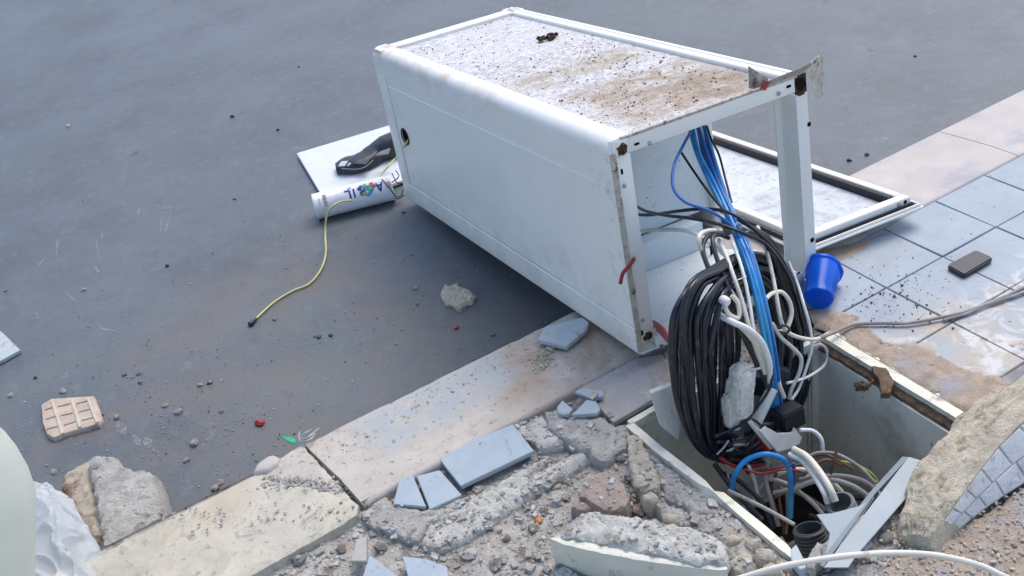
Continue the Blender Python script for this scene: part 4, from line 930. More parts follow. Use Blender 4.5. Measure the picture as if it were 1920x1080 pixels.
# rust in the corners
def patchy(name, c, sx, sy, m, seed, th_=.0016, ax=1):
    rn = random.Random(seed); n_ = 16; P_ = []
    for k in range(n_):
        a = 2*math.pi*k/n_; q = rn.uniform(.7, 1.15); P_.append(Vector((c[0]+sx*q*math.cos(a), c[1], c[2]+sy*q*math.sin(a))))
    return prism(name, P_, th_, m, cab, world=False, nrm=Vector((0, 1, 0)))
patchy('rust_spot', (.031, -.0028, .518), .015, .014, M['rust'], 3); patchy('rust_spot', (.531, -.0030, .520), .014, .019, M['hole'], 4, .003)
patchy('rust_spot', (.529, -.0020, .497), .012, .006, M['rust'], 14)
patchy('rust_spot', (.031, -.0016, .044), .013, .011, M['rust'], 5)
patchy('rust_spot', (.531, .004, .012), .012, .010, M['rust'], 6)
def slot(u, w_, du, dw, name='slot', m=M['hole'], v=-.0004):
    n_ = 10; P_ = [Vector((u+du*math.copysign(abs(math.cos(a))**.6, math.cos(a)), v, w_+dw*math.copysign(abs(math.sin(a))**.6, math.sin(a)))) for a in [2*math.pi*k/n_ for k in range(n_)]]
    prism(name, P_, .0012, m, cab, world=False, nrm=Vector((0, 1, 0)))
for px, py, du, dw in [(1194, 270, .007, .003), (1166, 322, .003, .007), (1204, 624, .003, .007), (1479, 162, .007, .0035), (1517, 233, .0055, .0055), (1523, 450, .0062, .0062)]:
    q = QL(px, py, 1, 0); slot(q.x, q.z, du, dw, v=-.0006)
for px, py in [(1240, 648), (1497, 512), (1493, 528)]:
    q = QL(px, py, 1, 0); slot(q.x, q.z, .005, .0025, v=-.0006)
def bolt(u, w_, r=.0055):
    lathe('bolt', cl(u, .0005, w_), cl(u, -.004, w_), [(0, r), (.5, r), (.8, r*.8), (1, r*.4)], M['zinc'], cab, 10)
for px, py in [(1218, 268), (1170, 348), (1460, 175), (1204, 600), (1524, 478)]:
    q = QL(px, py, 1, 0); bolt(q.x, q.z)
# torn grimy sheet edges
V = []; Fc = []; n_ = 60
for k in range(n_+1):
    w_ = .012+k/n_*.50; a = .0028+.002*nz(w_, 0, 0, 30); V += [(-.0015+.001*nz(w_, 2, 0, 40), -.002+.003*nz(w_, 1, 0, 18), w_), (.0095+a*.8, -.0035+.002*nz(w_, 3, 0, 25), w_), (.010+a*.3, .003, w_), (0, .004, w_)]
for k in range(n_):
    for j in range(4): Fc.append((k*4+j, k*4+(j+1) % 4, k*4+4+(j+1) % 4, k*4+4+j))
mk('torn_edge', V, Fc, M['rust_pale'], cab, False, 30)
V = []; Fc = []
for k in range(n_+1):
    u = .03+k/n_*.49; V += [(u, -.002+.0012*nz(u, 1, 0, 22), H_+.0005+.0016*nz(u, 0, 0, 30)), (u, .004, H_+.0012+.0012*nz(u, 4, 0, 40)), (u, .014+.006*nz(u, 5, 0, 30), H_-.0098), (u, -.001, H_-.006)]
for k in range(n_):
    for j in range(4): Fc.append((k*4+j, k*4+(j+1) % 4, k*4+4+(j+1) % 4, k*4+4+j))
mk('torn_edge', V, Fc, M['rust_pale'], cab, False, 30)
# ears of the bent mounting plate, red marks
def lp(px, py, v): return QL(px, py, 1, v)
prism('bent_ear', [lp(1404, 124, .02), lp(1441, 148, .004), lp(1432, 168, .0), lp(1405, 166, .02)], .002, M['ear'], cab, world=False, nrm=Vector((0, 1, 0)))
prism('bent_ear', [lp(1497, 140, -.001), lp(1520, 118, .02), lp(1537, 104, .03), lp(1545, 110, .035), lp(1544, 180, .035), lp(1530, 186, .03), lp(1524, 150, .02), lp(1516, 142, .01)], .003, M['rust_pale'], cab, world=False, nrm=Vector((0, 1, 0)))
prism('mount_plate', [lp(1440, 152, -.002), lp(1500, 128, -.002), lp(1520, 117, .0), lp(1522, 124, .0), lp(1500, 138, -.002), lp(1442, 160, -.002)], .002, M['ear'], cab, world=False, nrm=Vector((0, 1, 0)))
prism('red_mark', [lp(1432, 150, -.006), lp(1443, 154, -.006), lp(1436, 170, -.006), lp(1426, 168, -.006)], .003, M['red_mark'], cab, world=False, nrm=Vector((0, 1, 0)))
V, Fc = tubeVF(catmull([lp(1190, 484, -.004), lp(1180, 498, -.005), lp(1168, 512, -.005), lp(1163, 532, -.004)], 5), .0045, 7); mk('red_mark', V, Fc, M['red_mark'], cab, False, True)
# dirt on top
V = []; Fc = []; rn = random.Random(21); c = 0
while c < 1500:
    u, v = rn.uniform(.06, W_-.055), rn.uniform(.02, L_-.09); d = fbm(u, v, 3, 9, 3)+.25*(1 if .08 < v < .36 else 0)+.12*(1 if .5 < v < .7 else 0)
    if rn.random() > .35+d: continue
    s = .0007+.0030*rn.random()**4; pebVF(V, Fc, (u, v, zt2+s*.3), s, rn.random(), ICO); c += 1
o = mk('dirt_crumbs', V, Fc, M['brown_dirt'], cab, False); o['kind'] = 'stuff'
q = QL(1030, 70, 2, zt2+.008)
V = []; Fc = []
for k in range(16):
    a = rn.uniform(0, 6.28); pebVF(V, Fc, cl(q.x+rn.gauss(0, .016), q.y+rn.gauss(0, .008), zt2+.004+rn.uniform(0, .012)), rn.uniform(.006, .012), k+40, ICO)
tag(mk('mud_clod', V, Fc, M['rust'], centre=True, smooth=True), 'dark brown mud clod sitting on top of the tipped cabinet', 'mud clod')
# the open door, lying flat
DP = (.040, -.125, 1.79)
def dp(px, py, dz=0): return PS(px, py, DP[0]+dz, DP[1], DP[2])
A0 = dp(1733, 386); fdir = (dp(1335, 248)-dp(1703, 372)).normalized(); sdir = (dp(1535, 464)-A0).normalized(); nd = sdir.cross(fdir)
if nd.z < 0: nd = -nd
door_w, door_l = .375, 1.30
def DD(s, t, h): return A0+sdir*s+fdir*t+nd*h
def dbox(name, s0, s1, t0, t1, h0, h1, m, bev=.0012):
    return prism(name, [DD(s0, t0, h1), DD(s1, t0, h1), DD(s1, t1, h1), DD(s0, t1, h1)], h1-h0, m, door, bev=bev, nrm=-nd)
door = empty('door', None, None, (0, 0, 0)); door.parent = cab; door.matrix_parent_inverse = Matrix.Identity(4)
door.matrix_parent_inverse = pmat(cab).inverted()
dbox('outer_sheet', 0, door_w, 0, door_l, -.006, 0, M['white_worn'])
dbox('door_lip', .004, door_w-.004, .006, .012, .0003, .008, M['white_worn']); dbox('door_lip', .004, .010, .014, door_l-.01, .0003, .008, M['white_worn'])
dbox('door_frame', .022, door_w-.02, .022, .052, .0085, .030, M['white_worn'], .002); dbox('door_frame', .022, .044, .054, door_l-.05, .0085, .030, M['white_worn'], .002)
dbox('door_frame', door_w-.044, door_w-.02, .054, door_l-.05, .0085, .030, M['white_worn'], .002)
dbox('door_gasket', .046, .058, .060, door_l-.05, .003, .027, M['gasket'], .001)
dbox('door_gasket', .014, .018, .020, door_l-.05, .0003, .010, M['gasket'], .001); dbox('door_gasket', door_w-.016, door_w-.011, .014, door_l-.05, .0003, .012, M['gasket'], .001); dbox('door_gasket', .02, door_w-.02, .0145, .0195, .0003, .014, M['gasket'], .001)
dbox('inner_sheet', .059, door_w-.046, .054, door_l-.05, .001, .006, M['door_in'])
for s in (.04, .335): 
    lathe('bolt', DD(s+.02, .0225, .020), DD(s+.02, .0185, .020), [(0, .006), (.6, .006), (1, .003)], M['zinc'], door, 12)
    lathe('slot', DD(s, .0225, .020), DD(s, .0212, .020), [(0, .0055), (1, .0055)], M['hole'], door, 12)
# ================================================================== CABLES
def C(pts): return [PY(*p) for p in pts]
# black coil
coil = empty('black_cable_coil', 'thick coil of black cable hanging from the cabinet into the chamber', 'cable coil', PY(1330, 850, 1.45))
rn = random.Random(5)
outer = [(1262, 660, 1.400), (1268, 590, 1.41), (1290, 530, 1.43), (1338, 499, 1.47), (1396, 476, 1.53), (1452, 490, 1.56), (1496, 556, 1.56), (1519, 640, 1.53), (1513, 715, 1.485), (1480, 800, 1.48), (1420, 856, 1.46), (1352, 864, 1.43), (1302, 838, 1.41), (1274, 760, 1.40)]
inner = [(1380, 660, 1.430), (1382, 600, 1.44), (1392, 562, 1.46), (1404, 548, 1.50), (1418, 542, 1.53), (1434, 556, 1.54), (1448, 600, 1.53), (1456, 650, 1.50), (1452, 710, 1.48), (1436, 770, 1.47), (1416, 812, 1.46), (1390, 842, 1.45), (1368, 828, 1.43), (1374, 740, 1.43)]
NT = 12
for k in range(NT):
    t = k/(NT-1); pts = []
    for i, (a, b) in enumerate(zip(outer, inner)):
        tt = min(1.03, max(-.03, t+rn.gauss(0, .030)+.05*math.sin(k*1.7+i*.55))); yo = .010*math.sin(k*2.4+i*.25)
        x, y, d = [a[j]*(1-tt)+b[j]*tt for j in range(3)]; pts.append(PY(x+rn.gauss(0, 1.2), y+rn.gauss(0, 1.0), d+yo-.012*math.sin(math.pi*t)))
    cable('coil_turn', pts, .0066, M['blk'], coil, n=7, sides=10, closed=True, centre=False)
for k in range(9):     # rear layer
    t = k/8; pts = []
    for a, b in zip(outer, inner):
        x, y, d = [a[j]*(1-t)+b[j]*t for j in range(3)]; pts.append(PY(x+4+rn.gauss(0, 2), y+rn.gauss(0, 2), d+.022))
    cable('coil_turn', pts, .0050, M['blk2'] if k % 3 == 1 else M['blk'], coil, n=6, sides=8, closed=True, centre=False)
# blue bundle
bb = empty('blue_cable_bundle', 'bundle of bright blue data cables dropping out of the cabinet opening', 'cable bundle', PY(1450, 690, 1.42))
cen = [(1308, 236, 1.86), (1322, 290, 1.80), (1346, 350, 1.70), (1376, 415, 1.60), (1402, 480, 1.50), (1422, 550, 1.43), (1438, 620, 1.40), (1448, 690, 1.40), (1456, 760, 1.42)]
for k in range(9):
    a = 2*math.pi*k/8; rr_ = 0 if k == 8 else 1; pts = []
    for i, (x, y, d) in enumerate(cen):
        sp = (16 if i < 2 else 11 if i < 3 else 8 if i < 6 else 9)*(1 if i != 3 else .8); pts.append(PY(x+rr_*sp*math.cos(a+i*.15)+rn.gauss(0, 1), y+rr_*3*math.sin(a), d+rr_*.008*math.sin(a+i*.15)))
    cable('blue_cable', pts, .0046, M['blu_dk'] if k in (2, 6) else M['blu'], bb, n=8, sides=8, centre=False)
V, Fc = tubeVF([PY(1390+17*math.cos(t), 428+9*math.sin(t), 1.57-.012*math.sin(t)) for t in [i*math.pi/8 for i in range(16)]], .0025, 6, True); mk('cable_tie', V, Fc, M['wht'], bb, True, True)
def cab1(name, pts, r, m, label, cat='cable', group=None, sides=8): return cable(name, C(pts), r, M[m], None, label, cat, group, n=8, sides=sides)
cab1('blue_cable', [(1296, 246, 1.82), (1280, 275, 1.76), (1264, 310, 1.72), (1262, 350, 1.68), (1284, 378, 1.64), (1330, 395, 1.60), (1368, 420, 1.565), (1392, 450, 1.53)], .0037, 'blu_dk', 'single blue cable looping out left of the blue bundle')
cab1('black_cable', [(1275, 282, 1.84), (1300, 320, 1.76), (1330, 362, 1.68), (1362, 400, 1.60)], .003, 'blk', 'thin straight black cable crossing behind the blue bundle')
cab1('black_cable', [(1326, 238, 1.84), (1334, 262, 1.80), (1348, 290, 1.77), (1360, 335, 1.72), (1372, 380, 1.66)], .0028, 'blk', 'thin black cable falling on the door side of the blue bundle')
cab1('black_cable', [(1192, 386, 2.0), (1212, 396, 1.9), (1250, 404, 1.76), (1300, 410, 1.64), (1352, 422, 1.56), (1400, 440, 1.51), (1440, 462, 1.49), (1480, 520, 1.50), (1504, 600, 1.51), (1512, 660, 1.52)], .0042, 'blk', 'upper black cable running from the cabinet side over the coil')
cab1('black_cable', [(1188, 402, 2.0), (1220, 403, 1.9), (1270, 396, 1.75), (1320, 392, 1.66), (1370, 400, 1.58), (1420, 436, 1.53), (1462, 480, 1.52), (1496, 550, 1.52), (1516, 630, 1.53)], .0042, 'blk', 'lower black cable crossing the upper one near the cabinet side')
for k in range(5):
    cable('black_cable', C([(1382+k*5, 410+k*3, 1.57+.005*k), (1420+k*5, 436+k*2, 1.54), (1446+k*4, 478, 1.53), (1464+k*4, 530, 1.53), (1480+k*5, 600, 1.53), (1496+k*4, 680, 1.53), (1480+k*3, 760, 1.53)]), .0045, M['blk2'] if k % 2 else M['blk'], None, ['innermost', 'second innermost', 'middle', 'second outermost', 'outermost'][k]+' black cable of the arched strand beside the blue bundle', 'cable', 'arched black cables right of the blue bundle', n=7)
# dark curved cables left of the blue bundle
cab1('dark_cable', [(1360, 440, 1.58), (1330, 442, 1.55), (1318, 462, 1.53), (1324, 492, 1.50), (1348, 545, 1.45), (1378, 600, 1.41), (1412, 668, 1.39), (1436, 720, 1.39), (1440, 770, 1.40)], .0052, 'blk2', 'dark grey cable hooked over the coil top, outermost on the coil side')
cab1('dark_cable', [(1366, 446, 1.57), (1346, 440, 1.55), (1336, 450, 1.53), (1346, 490, 1.49), (1372, 556, 1.43), (1400, 630, 1.395), (1420, 690, 1.385)], .005, 'blk2', 'second dark grey cable hooked over the coil top beside the white ones')
cab1('cream_cable', [(1352, 432, 1.57), (1322, 434, 1.55), (1310, 448, 1.53), (1318, 478, 1.52), (1340, 520, 1.48), (1364, 552, 1.45), (1396, 620, 1.41), (1420, 680, 1.39)], .005, 'crm', 'cream cable bent sharply over the top of the coil')
cab1('cream_cable', [(1348, 450, 1.56), (1362, 480, 1.50), (1376, 520, 1.45), (1390, 560, 1.42), (1404, 610, 1.39), (1420, 660, 1.38), (1434, 700, 1.38)], .0047, 'crm', 'straight cream cable just left of the blue bundle')
cab1('white_cable', [(1372, 450, 1.55), (1390, 500, 1.47), (1404, 560, 1.42), (1412, 610, 1.39), (1424, 668, 1.38)], .0040, 'wht', 'thin white cable pressed against the blue bundle')
cab1('white_cable', [(1190, 434, 2.0), (1230, 431, 1.88), (1282, 432, 1.72), (1318, 446, 1.62), (1350, 470, 1.54), (1378, 496, 1.50)], .0052, 'wht', 'white cable coming out of the cabinet side below the black pair')
cab1('white_cable', [(1336, 500, 1.50), (1352, 520, 1.47), (1372, 552, 1.44), (1398, 590, 1.42)], .0065, 'wht', 'short thick white cable over the coil top')
cab1('white_cable', [(1336, 572, 1.50), (1346, 588, 1.43), (1374, 604, 1.385), (1404, 618, 1.375), (1428, 642, 1.37), (1442, 680, 1.37), (1444, 716, 1.375)], .0068, 'wht', 'thick white cable curving out of the coil centre down to the black box')
cab1('white_cable', [(1346, 582, 1.48), (1362, 598, 1.41), (1386, 612, 1.39), (1412, 640, 1.38), (1428, 668, 1.38), (1436, 700, 1.38)], .004, 'crm', 'cream cable just under the thick curving white cable')
cab1('white_cable', [(1430, 680, 1.385), (1424, 690, 1.38), (1410, 692, 1.38), (1398, 690, 1.39)], .003, 'wht', 'short thin white tail beside the white foam')
cab1('white_cable', [(1356, 560, 1.42), (1364, 586, 1.40), (1384, 596, 1.40), (1384, 570, 1.41), (1372, 554, 1.42)], .005, 'crm', 'small curled cream cable in the middle of the coil')
lathe('white_connector', PY(1352, 560, 1.42), PY(1366, 568, 1.40), [(0, .008), (.2, .010), (.8, .010), (1, .007)], M['wht'], None, 14, centre=True)
tag(bpy.data.objects['white_connector'], 'rounded white connector end in the middle of the coil', 'connector')
# right hand light cables
cab1('cream_cable', [(1420, 425, 1.60), (1436, 466, 1.54), (1446, 505, 1.50), (1454, 545, 1.46), (1462, 590, 1.43), (1472, 618, 1.42), (1496, 632, 1.43), (1530, 636, 1.46), (1560, 622, 1.52), (1600, 608, 1.56)], .0048, 'crm', 'cream cable joining the grey cable that runs over the tiles')
cab1('cream_cable', [(1436, 560, 1.44), (1448, 550, 1.455), (1466, 548, 1.46), (1480, 565, 1.45), (1484, 590, 1.44), (1474, 618, 1.43), (1460, 622, 1.43)], .0048, 'crm', 'short cream cable arch tied beside the blue bundle')
cab1('white_cable', [(1448, 606, 1.43), (1464, 632, 1.42), (1486, 652, 1.42), (1502, 672, 1.42), (1498, 700, 1.42), (1484, 730, 1.42), (1480, 748, 1.42)], .0045, 'crm', 'cream cable with a kink dropping to the black box')
cab1('white_cable', [(1478, 490, 1.56), (1496, 535, 1.52), (1508, 575, 1.48), (1518, 610, 1.46), (1522, 650, 1.45), (1512, 690, 1.44), (1498, 728, 1.43), (1484, 750, 1.42)], .0036, 'wht', 'thin white cable hugging the outer edge of the coil')
cab1('white_cable', [(1522, 648, 1.46), (1540, 646, 1.47), (1551, 660, 1.47), (1546, 684, 1.46), (1520, 704, 1.44), (1494, 714, 1.43), (1476, 718, 1.42)], .0036, 'wht', 'thin white cable making an open loop above the chamber wall')
cab1('cream_cable', [(1456, 700, 1.41), (1462, 724, 1.40), (1470, 745, 1.40)], .0052, 'crm', 'short cream cable stub going into the black box')
cable('cable_knot', C([(1462, 614, 1.418), (1472, 610, 1.412), (1480, 618, 1.412), (1472, 626, 1.418), (1464, 622, 1.418)]), .003, M['conduit_dark'], None, 'small dark tie where two cream cables cross', 'cable tie', n=5)
# red wires at the cabinet corner
rw = empty('red_wires', 'bunch of red wires leaving the low corner of the cabinet towards the coil', 'wires', cl(.09, .05, .03))
for k in range(5): cable('red_wire', C([(1216, 598+k*3, 1.80), (1232, 606+k*3, 1.72), (1246, 618+k*4, 1.64), (1256+k, 638+k*3, 1.54), (1266, 668, 1.47)]), .0030, M['redw'], rw, n=6, sides=7, centre=False)
# cable over the tiles
cable('dusty_cable', [PY(1536, 634, 1.47), P(1562, 624, .022), P(1600, 609, .010), P(1650, 606, .008), P(1700, 606, .008), P(1760, 596, .008), P(1812, 584, .008), P(1870, 562, .008), P(1925, 536, .008), P(2000, 498, .008)], .0045, M['dusty'], None, 'dusty grey cable lying across the blue paving tiles', 'cable')
cable('dusty_cable', [P(1770, 600, .006), P(1812, 588, .007), P(1850, 572, .007), P(1925, 545, .007), P(2000, 508, .008)], .0036, M['dusty'], None, 'thinner dusty cable alongside the one across the paving tiles', 'cable')
# foreground cream cable
cable('cream_cable', [P(1370, 1090, .10), P(1450, 1066, .12), P(1530, 1050, .13), P(1610, 1040, .13), P(1690, 1037, .12), P(1760, 1042, .11), P(1830, 1058, .09), P(1880, 1080, .07), P(1960, 1120, .02)], .0058, M['crm'], None, 'thick cream cable arching across the near corner of the pavement', 'cable')
# ---- inside the chamber
def box3(name, c, ax, sz, m, parent, bev=.003):
    """box at c with frame rotation"""
    bm = bmesh.new(); bmesh.ops.create_cube(bm, size=1)
    for v in bm.verts: v.co = Vector((v.co.x*sz[0], v.co.y*sz[1], v.co.z*sz[2]))
    bmesh.ops.bevel(bm, geom=bm.edges[:], offset=bev, segments=2, affect='EDGES')
    for v in bm.verts: v.co = ax @ v.co
    me = bpy.data.meshes.new(name); bm.to_mesh(me); bm.free(); me.shade_smooth(); me.set_sharp_from_angle(angle=math.radians(45))
    o = link(name, me, m, parent, True); 
    if parent is None: o.location = c
    else:
        for v in me.vertices: v.co += c
    return o
RZ = lambda a: Matrix.Rotation(math.radians(a), 3, 'Z'); RX = lambda a: Matrix.Rotation(math.radians(a), 3, 'X'); RY = lambda a: Matrix.Rotation(math.radians(a), 3, 'Y')
b1 = box3('black_box', PY(1479, 781, 1.385), RZ(-4) @ RX(-8), (.060, .044, .050), M['blkbox'], None); tag(b1, 'glossy black plastic plug box hanging over the chamber', 'plug box')
b2 = box3('black_box', PY(1424, 716, 1.44), RZ(15) @ RX(-15), (.042, .05, .052), M['blkbox'], None); tag(b2, 'black plug box behind the white foam piece', 'plug box')
b3 = box3('black_box', PY(1464, 704, 1.455), RZ(-30) @ RX(-15) @ RY(20), (.032, .04, .035), M['blkbox'], None); tag(b3, 'small black box tucked behind the thick white cable', 'plug box')
# foam
V = []; Fc = []
def blob(name, c, rad, R_, m, label, cat, amp=.25, fr=3, sub=4, sq=.5):
    bm = bmesh.new(); bmesh.ops.create_icosphere(bm, subdivisions=sub, radius=1)
    for v in bm.verts:
        d = v.co.normalized(); e = Vector([math.copysign(abs(q)**sq, q) for q in d]); k = 1+amp*noise.noise(d*fr+c*20)+amp*.4*noise.noise(d*fr*4); v.co = R_ @ Vector((e.x*rad[0]*k, e.y*rad[1]*k, e.z*rad[2]*k))
    me = bpy.data.meshes.new(name); bm.to_mesh(me); bm.free(); me.shade_smooth(); o = link(name, me, m); o.location = c; return tag(o, label, cat)
blob('foam_piece', PY(1388, 736, 1.375), (.026, .022, .066), RY(6), M['foam'], 'crumbly white foam lump wedged in the middle of the coil', 'foam', .22)
blob('foam_piece', PY(1370, 768, 1.385), (.016, .015, .045), RY(0), M['foam'], 'narrow white foam sliver between the coil and the larger foam', 'foam', .2)
# white sleeve, strap and bracket
cable('white_sleeve', C([(1448, 728, 1.385), (1432, 762, 1.38), (1414, 800, 1.375)]), .013, M['wplast'], None, 'wide white plastic sleeve leading down from the cables to the strap', 'sleeve', n=4, sides=12)
cable('black_strap', C([(1449, 690, 1.37), (1444, 726, 1.365), (1420, 764, 1.36), (1398, 790, 1.36), (1370, 806, 1.37), (1340, 818, 1.38)]), .0032, M['blk'], None, 'thin black strap running down over the white sleeve', 'strap')
cable('black_strap', C([(1400, 782, 1.362), (1418, 790, 1.352), (1432, 806, 1.355)]), .003, M['blk'], None, 'short black strap wrapped round the lower end of the white sleeve', 'strap')
cable('white_strip', C([(1404, 786, 1.36), (1424, 812, 1.355), (1446, 838, 1.35)]), .007, M['crm'], None, 'flat cream strip leading from the strap to the white bracket', 'strip', n=4)
br = prism('white_bracket', [PY(1424, 808, 1.345), PY(1436, 800, 1.35), PY(1460, 813, 1.35), PY(1486, 812, 1.35), PY(1490, 802, 1.352), PY(1504, 820, 1.35), PY(1500, 832, 1.345), PY(1480, 842, 1.338), PY(1458, 848, 1.335)], .006, M['wplast'], None, bev=.001, nrm=Vector((.1, 1, -.3)).normalized(), centre=True)
tag(br, 'folded white plastic bracket below the glossy black box', 'bracket')
# crumpled black tangle at coil foot; its glints are modelled as pale strands
tg = empty('black_film_tangle', 'crumpled shiny black film and wires at the foot of the coil', 'film', PY(1380, 850, 1.38))
for k in range(16):
    p0 = (1350+rn.uniform(-10, 70), 820+rn.uniform(-14, 50)); a = rn.uniform(-.9, .3)
    cable('film_strand', C([(p0[0], p0[1], 1.37+rn.uniform(0, .05)), (p0[0]+18*math.cos(a), p0[1]+18*math.sin(a), 1.365+rn.uniform(0, .04)), (p0[0]+36*math.cos(a+.3), p0[1]+36*math.sin(a+.3), 1.38)]), rn.uniform(.0025, .006), M['blk'] if k % 4 else M['blk2'], tg, n=4, sides=6, centre=False)
for k, (a, b) in enumerate([((1344, 852), (1366, 826)), ((1378, 806), (1388, 802)), ((1376, 834), (1396, 833)), ((1362, 846), (1376, 840))]):
    cable('film_glint', C([(a[0], a[1], 1.362), ((a[0]+b[0])/2+2, (a[1]+b[1])/2, 1.358), (b[0], b[1], 1.362)]), .0022, M['clear'], tg, n=3, sides=6, centre=False)
for pts in [[(1350, 858, 1.365), (1364, 868, 1.36), (1382, 876, 1.36)], [(1426, 820, 1.365), (1436, 838, 1.36), (1442, 848, 1.36)], [(1440, 870, 1.37), (1424, 872, 1.365), (1404, 878, 1.36)], [(1420, 818, 1.375), (1430, 832, 1.37), (1436, 846, 1.37)]]:
    cab1('red_wire', pts, .0042, 'redw', 'short red wire end '+{1350: 'at the foot of the black coil', 1426: 'under the white bracket', 1440: 'behind the top of the blue arch', 1420: 'beside the bracket, behind the first one'}[pts[0][0]], 'wire', 'red wire ends in the chamber')
def CZ(pts): return [P(x, y, z) for x, y, z in pts]
def cabz(name, pts, r, m, label, cat='cable', group=None): return cable(name, CZ(pts), r, M[m], None, label, cat, group, n=8)
cabz('blue_cable', [(1372, 918, -.10), (1378, 890, -.05), (1398, 864, -.03), (1430, 852, -.02), (1458, 856, -.03), (1474, 868, -.05), (1482, 900, -.10), (1482, 970, -.20)], .0062, 'blu', 'bright blue cable making an arch inside the chamber')
cabz('blue_cable', [(1488, 868, -.08), (1488, 900, -.12), (1484, 960, -.22)], .0045, 'blu_dk', 'short blue cable going straight down beside the blue arch')
cabz('cream_cable', [(1488, 842, -.03), (1512, 856, -.02), (1536, 884, -.02), (1556, 916, -.03), (1566, 940, -.05)], .0075, 'crm', 'thick cream cable bending down into the grey conduit end')
cabz('cream_cable', [(1480, 852, -.04), (1504, 864, -.035), (1526, 892, -.035), (1544, 922, -.04), (1552, 944, -.06)], .0060, 'wht', 'white cable side by side with the thick cream cable at the conduit')
cabz('white_cable', [(1500, 806, -.02), (1524, 808, -.03), (1540, 824, -.05), (1543, 850, -.08)], .0045, 'wht', 'white cable curling down behind the white bracket')
cabz('grey_cable', [(1484, 920, -.14), (1520, 904, -.12), (1560, 900, -.11), (1600, 912, -.12), (1636, 936, -.14)], .0062, 'gry', 'front grey cable sweeping round the chamber behind the conduit')
cabz('grey_cable', [(1500, 900, -.16), (1560, 892, -.13), (1600, 896, -.13), (1630, 908, -.14), (1652, 930, -.16)], .0055, 'gry', 'rear grey cable sweeping round the chamber behind the conduit')
cabz('grey_cable', [(1440, 866, -.10), (1436, 900, -.14), (1446, 940, -.18), (1460, 985, -.24)], .0055, 'gry', 'grey cable dropping behind the middle of the blue arch')
cabz('grey_cable', [(1366, 920, -.06), (1400, 936, -.05), (1440, 956, -.045), (1490, 984, -.04)], .0042, 'gry', 'thin grey cable running low along the near chamber wall')
cabz('grey_cable', [(1380, 960, -.18), (1430, 930, -.18), (1490, 914, -.17), (1530, 880, -.15)], .0055, 'gry', 'deep grey cable under the blue arch')
cabz('grey_cable', [(1362, 874, -.08), (1366, 900, -.10), (1370, 930, -.14)], .003, 'gry', 'thin grey wire beside the foot of the blue arch')
for i, (pts, m_, lb) in enumerate([([(1400, 888, -.12), (1440, 880, -.10), (1480, 874, -.09), (1520, 868, -.09)], 'brw', 'brown wire crossing behind the blue arch'), ([(1520, 856, -.08), (1546, 852, -.07), (1572, 864, -.08), (1600, 880, -.10)], 'brw', 'brown wire near the far chamber wall'),
    ([(1568, 846, -.05), (1563, 868, -.07), (1558, 888, -.10)], 'brw', 'upright brown wire stub near the far chamber wall'), ([(1562, 864, -.10), (1600, 870, -.10), (1636, 890, -.12), (1650, 916, -.15)], 'ygr', 'yellow green earth wire along the far chamber wall'),
    ([(1460, 930, -.18), (1466, 970, -.22), (1470, 1000, -.28)], 'brw', 'brown wire going down left of the blue drop'), ([(1474, 920, -.19), (1476, 960, -.23), (1474, 1000, -.30)], 'dusty', 'dusty wire going down beside the brown one'),
    ([(1500, 926, -.2), (1526, 944, -.2), (1540, 962, -.2)], 'dusty', 'short dusty wire in the dark middle of the chamber'), ([(1530, 870, -.07), (1550, 862, -.065), (1580, 872, -.08)], 'brw', 'second brown wire near the far chamber wall')]):
    cabz('wire', pts, .0034, m_, lb, 'wire')
for k in range(10):
    a = rn.uniform(0, 6.28); c = Vector((1.2+rn.uniform(-.12, .12), 1.28+rn.uniform(-.1, .1), -.38))
    cable('grey_cable', [c+Vector((.10*math.cos(a+q), .09*math.sin(a+q), .03*math.sin(q*2+k)+.004*k)) for q in [j*.6 for j in range(8)]], .006, M['gry'] if k % 3 else M['blk2'], None, 'slack cable lying in a heap on the chamber floor', 'cable', 'cables heaped on the chamber floor', n=5)
for i, (pts, m_, r_, lb) in enumerate([
    ([(1405, 950, -.22), (1440, 900, -.16), (1500, 880, -.13), (1560, 905, -.15), (1600, 950, -.2)], 'crm', .0055, 'cream cable looping low across the middle of the chamber'),
    ([(1380, 930, -.2), (1420, 900, -.15), (1470, 905, -.14), (1520, 940, -.17), (1560, 985, -.2)], 'gry', .005, 'grey cable looping from the blue arch to the conduit'),
    ([(1350, 885, -.10), (1390, 905, -.12), (1430, 945, -.15), (1450, 990, -.2)], 'blk', .006, 'black cable running down from the coil foot'),
    ([(1340, 870, -.08), (1365, 905, -.10), (1395, 940, -.13), (1430, 975, -.16)], 'blk', .006, 'black cable nearest the near chamber wall'),
    ([(1404, 874, -.09), (1416, 905, -.14), (1424, 950, -.2)], 'wht', .004, 'thin white cable dropping inside the blue arch'),
    ([(1500, 868, -.08), (1530, 850, -.06), (1570, 852, -.06), (1612, 876, -.08), (1640, 905, -.11)], 'dusty', .004, 'dusty thin cable above the grey sweeping cables'),
    ([(1456, 886, -.13), (1446, 920, -.17), (1456, 960, -.22)], 'brw', .0036, 'brown wire twisted beside the blue arch'),
    ([(1436, 890, -.14), (1450, 925, -.18), (1444, 965, -.23)], 'brw', .0036, 'second brown wire twisted beside the blue arch'),
    ([(1395, 880, -.08), (1430, 888, -.09), (1470, 880, -.08), (1500, 884, -.10)], 'redw', .003, 'red wire running across inside the blue arch')]):
    cable('cable', CZ(pts), r_, M[m_], None, lb, 'cable', None, n=8)
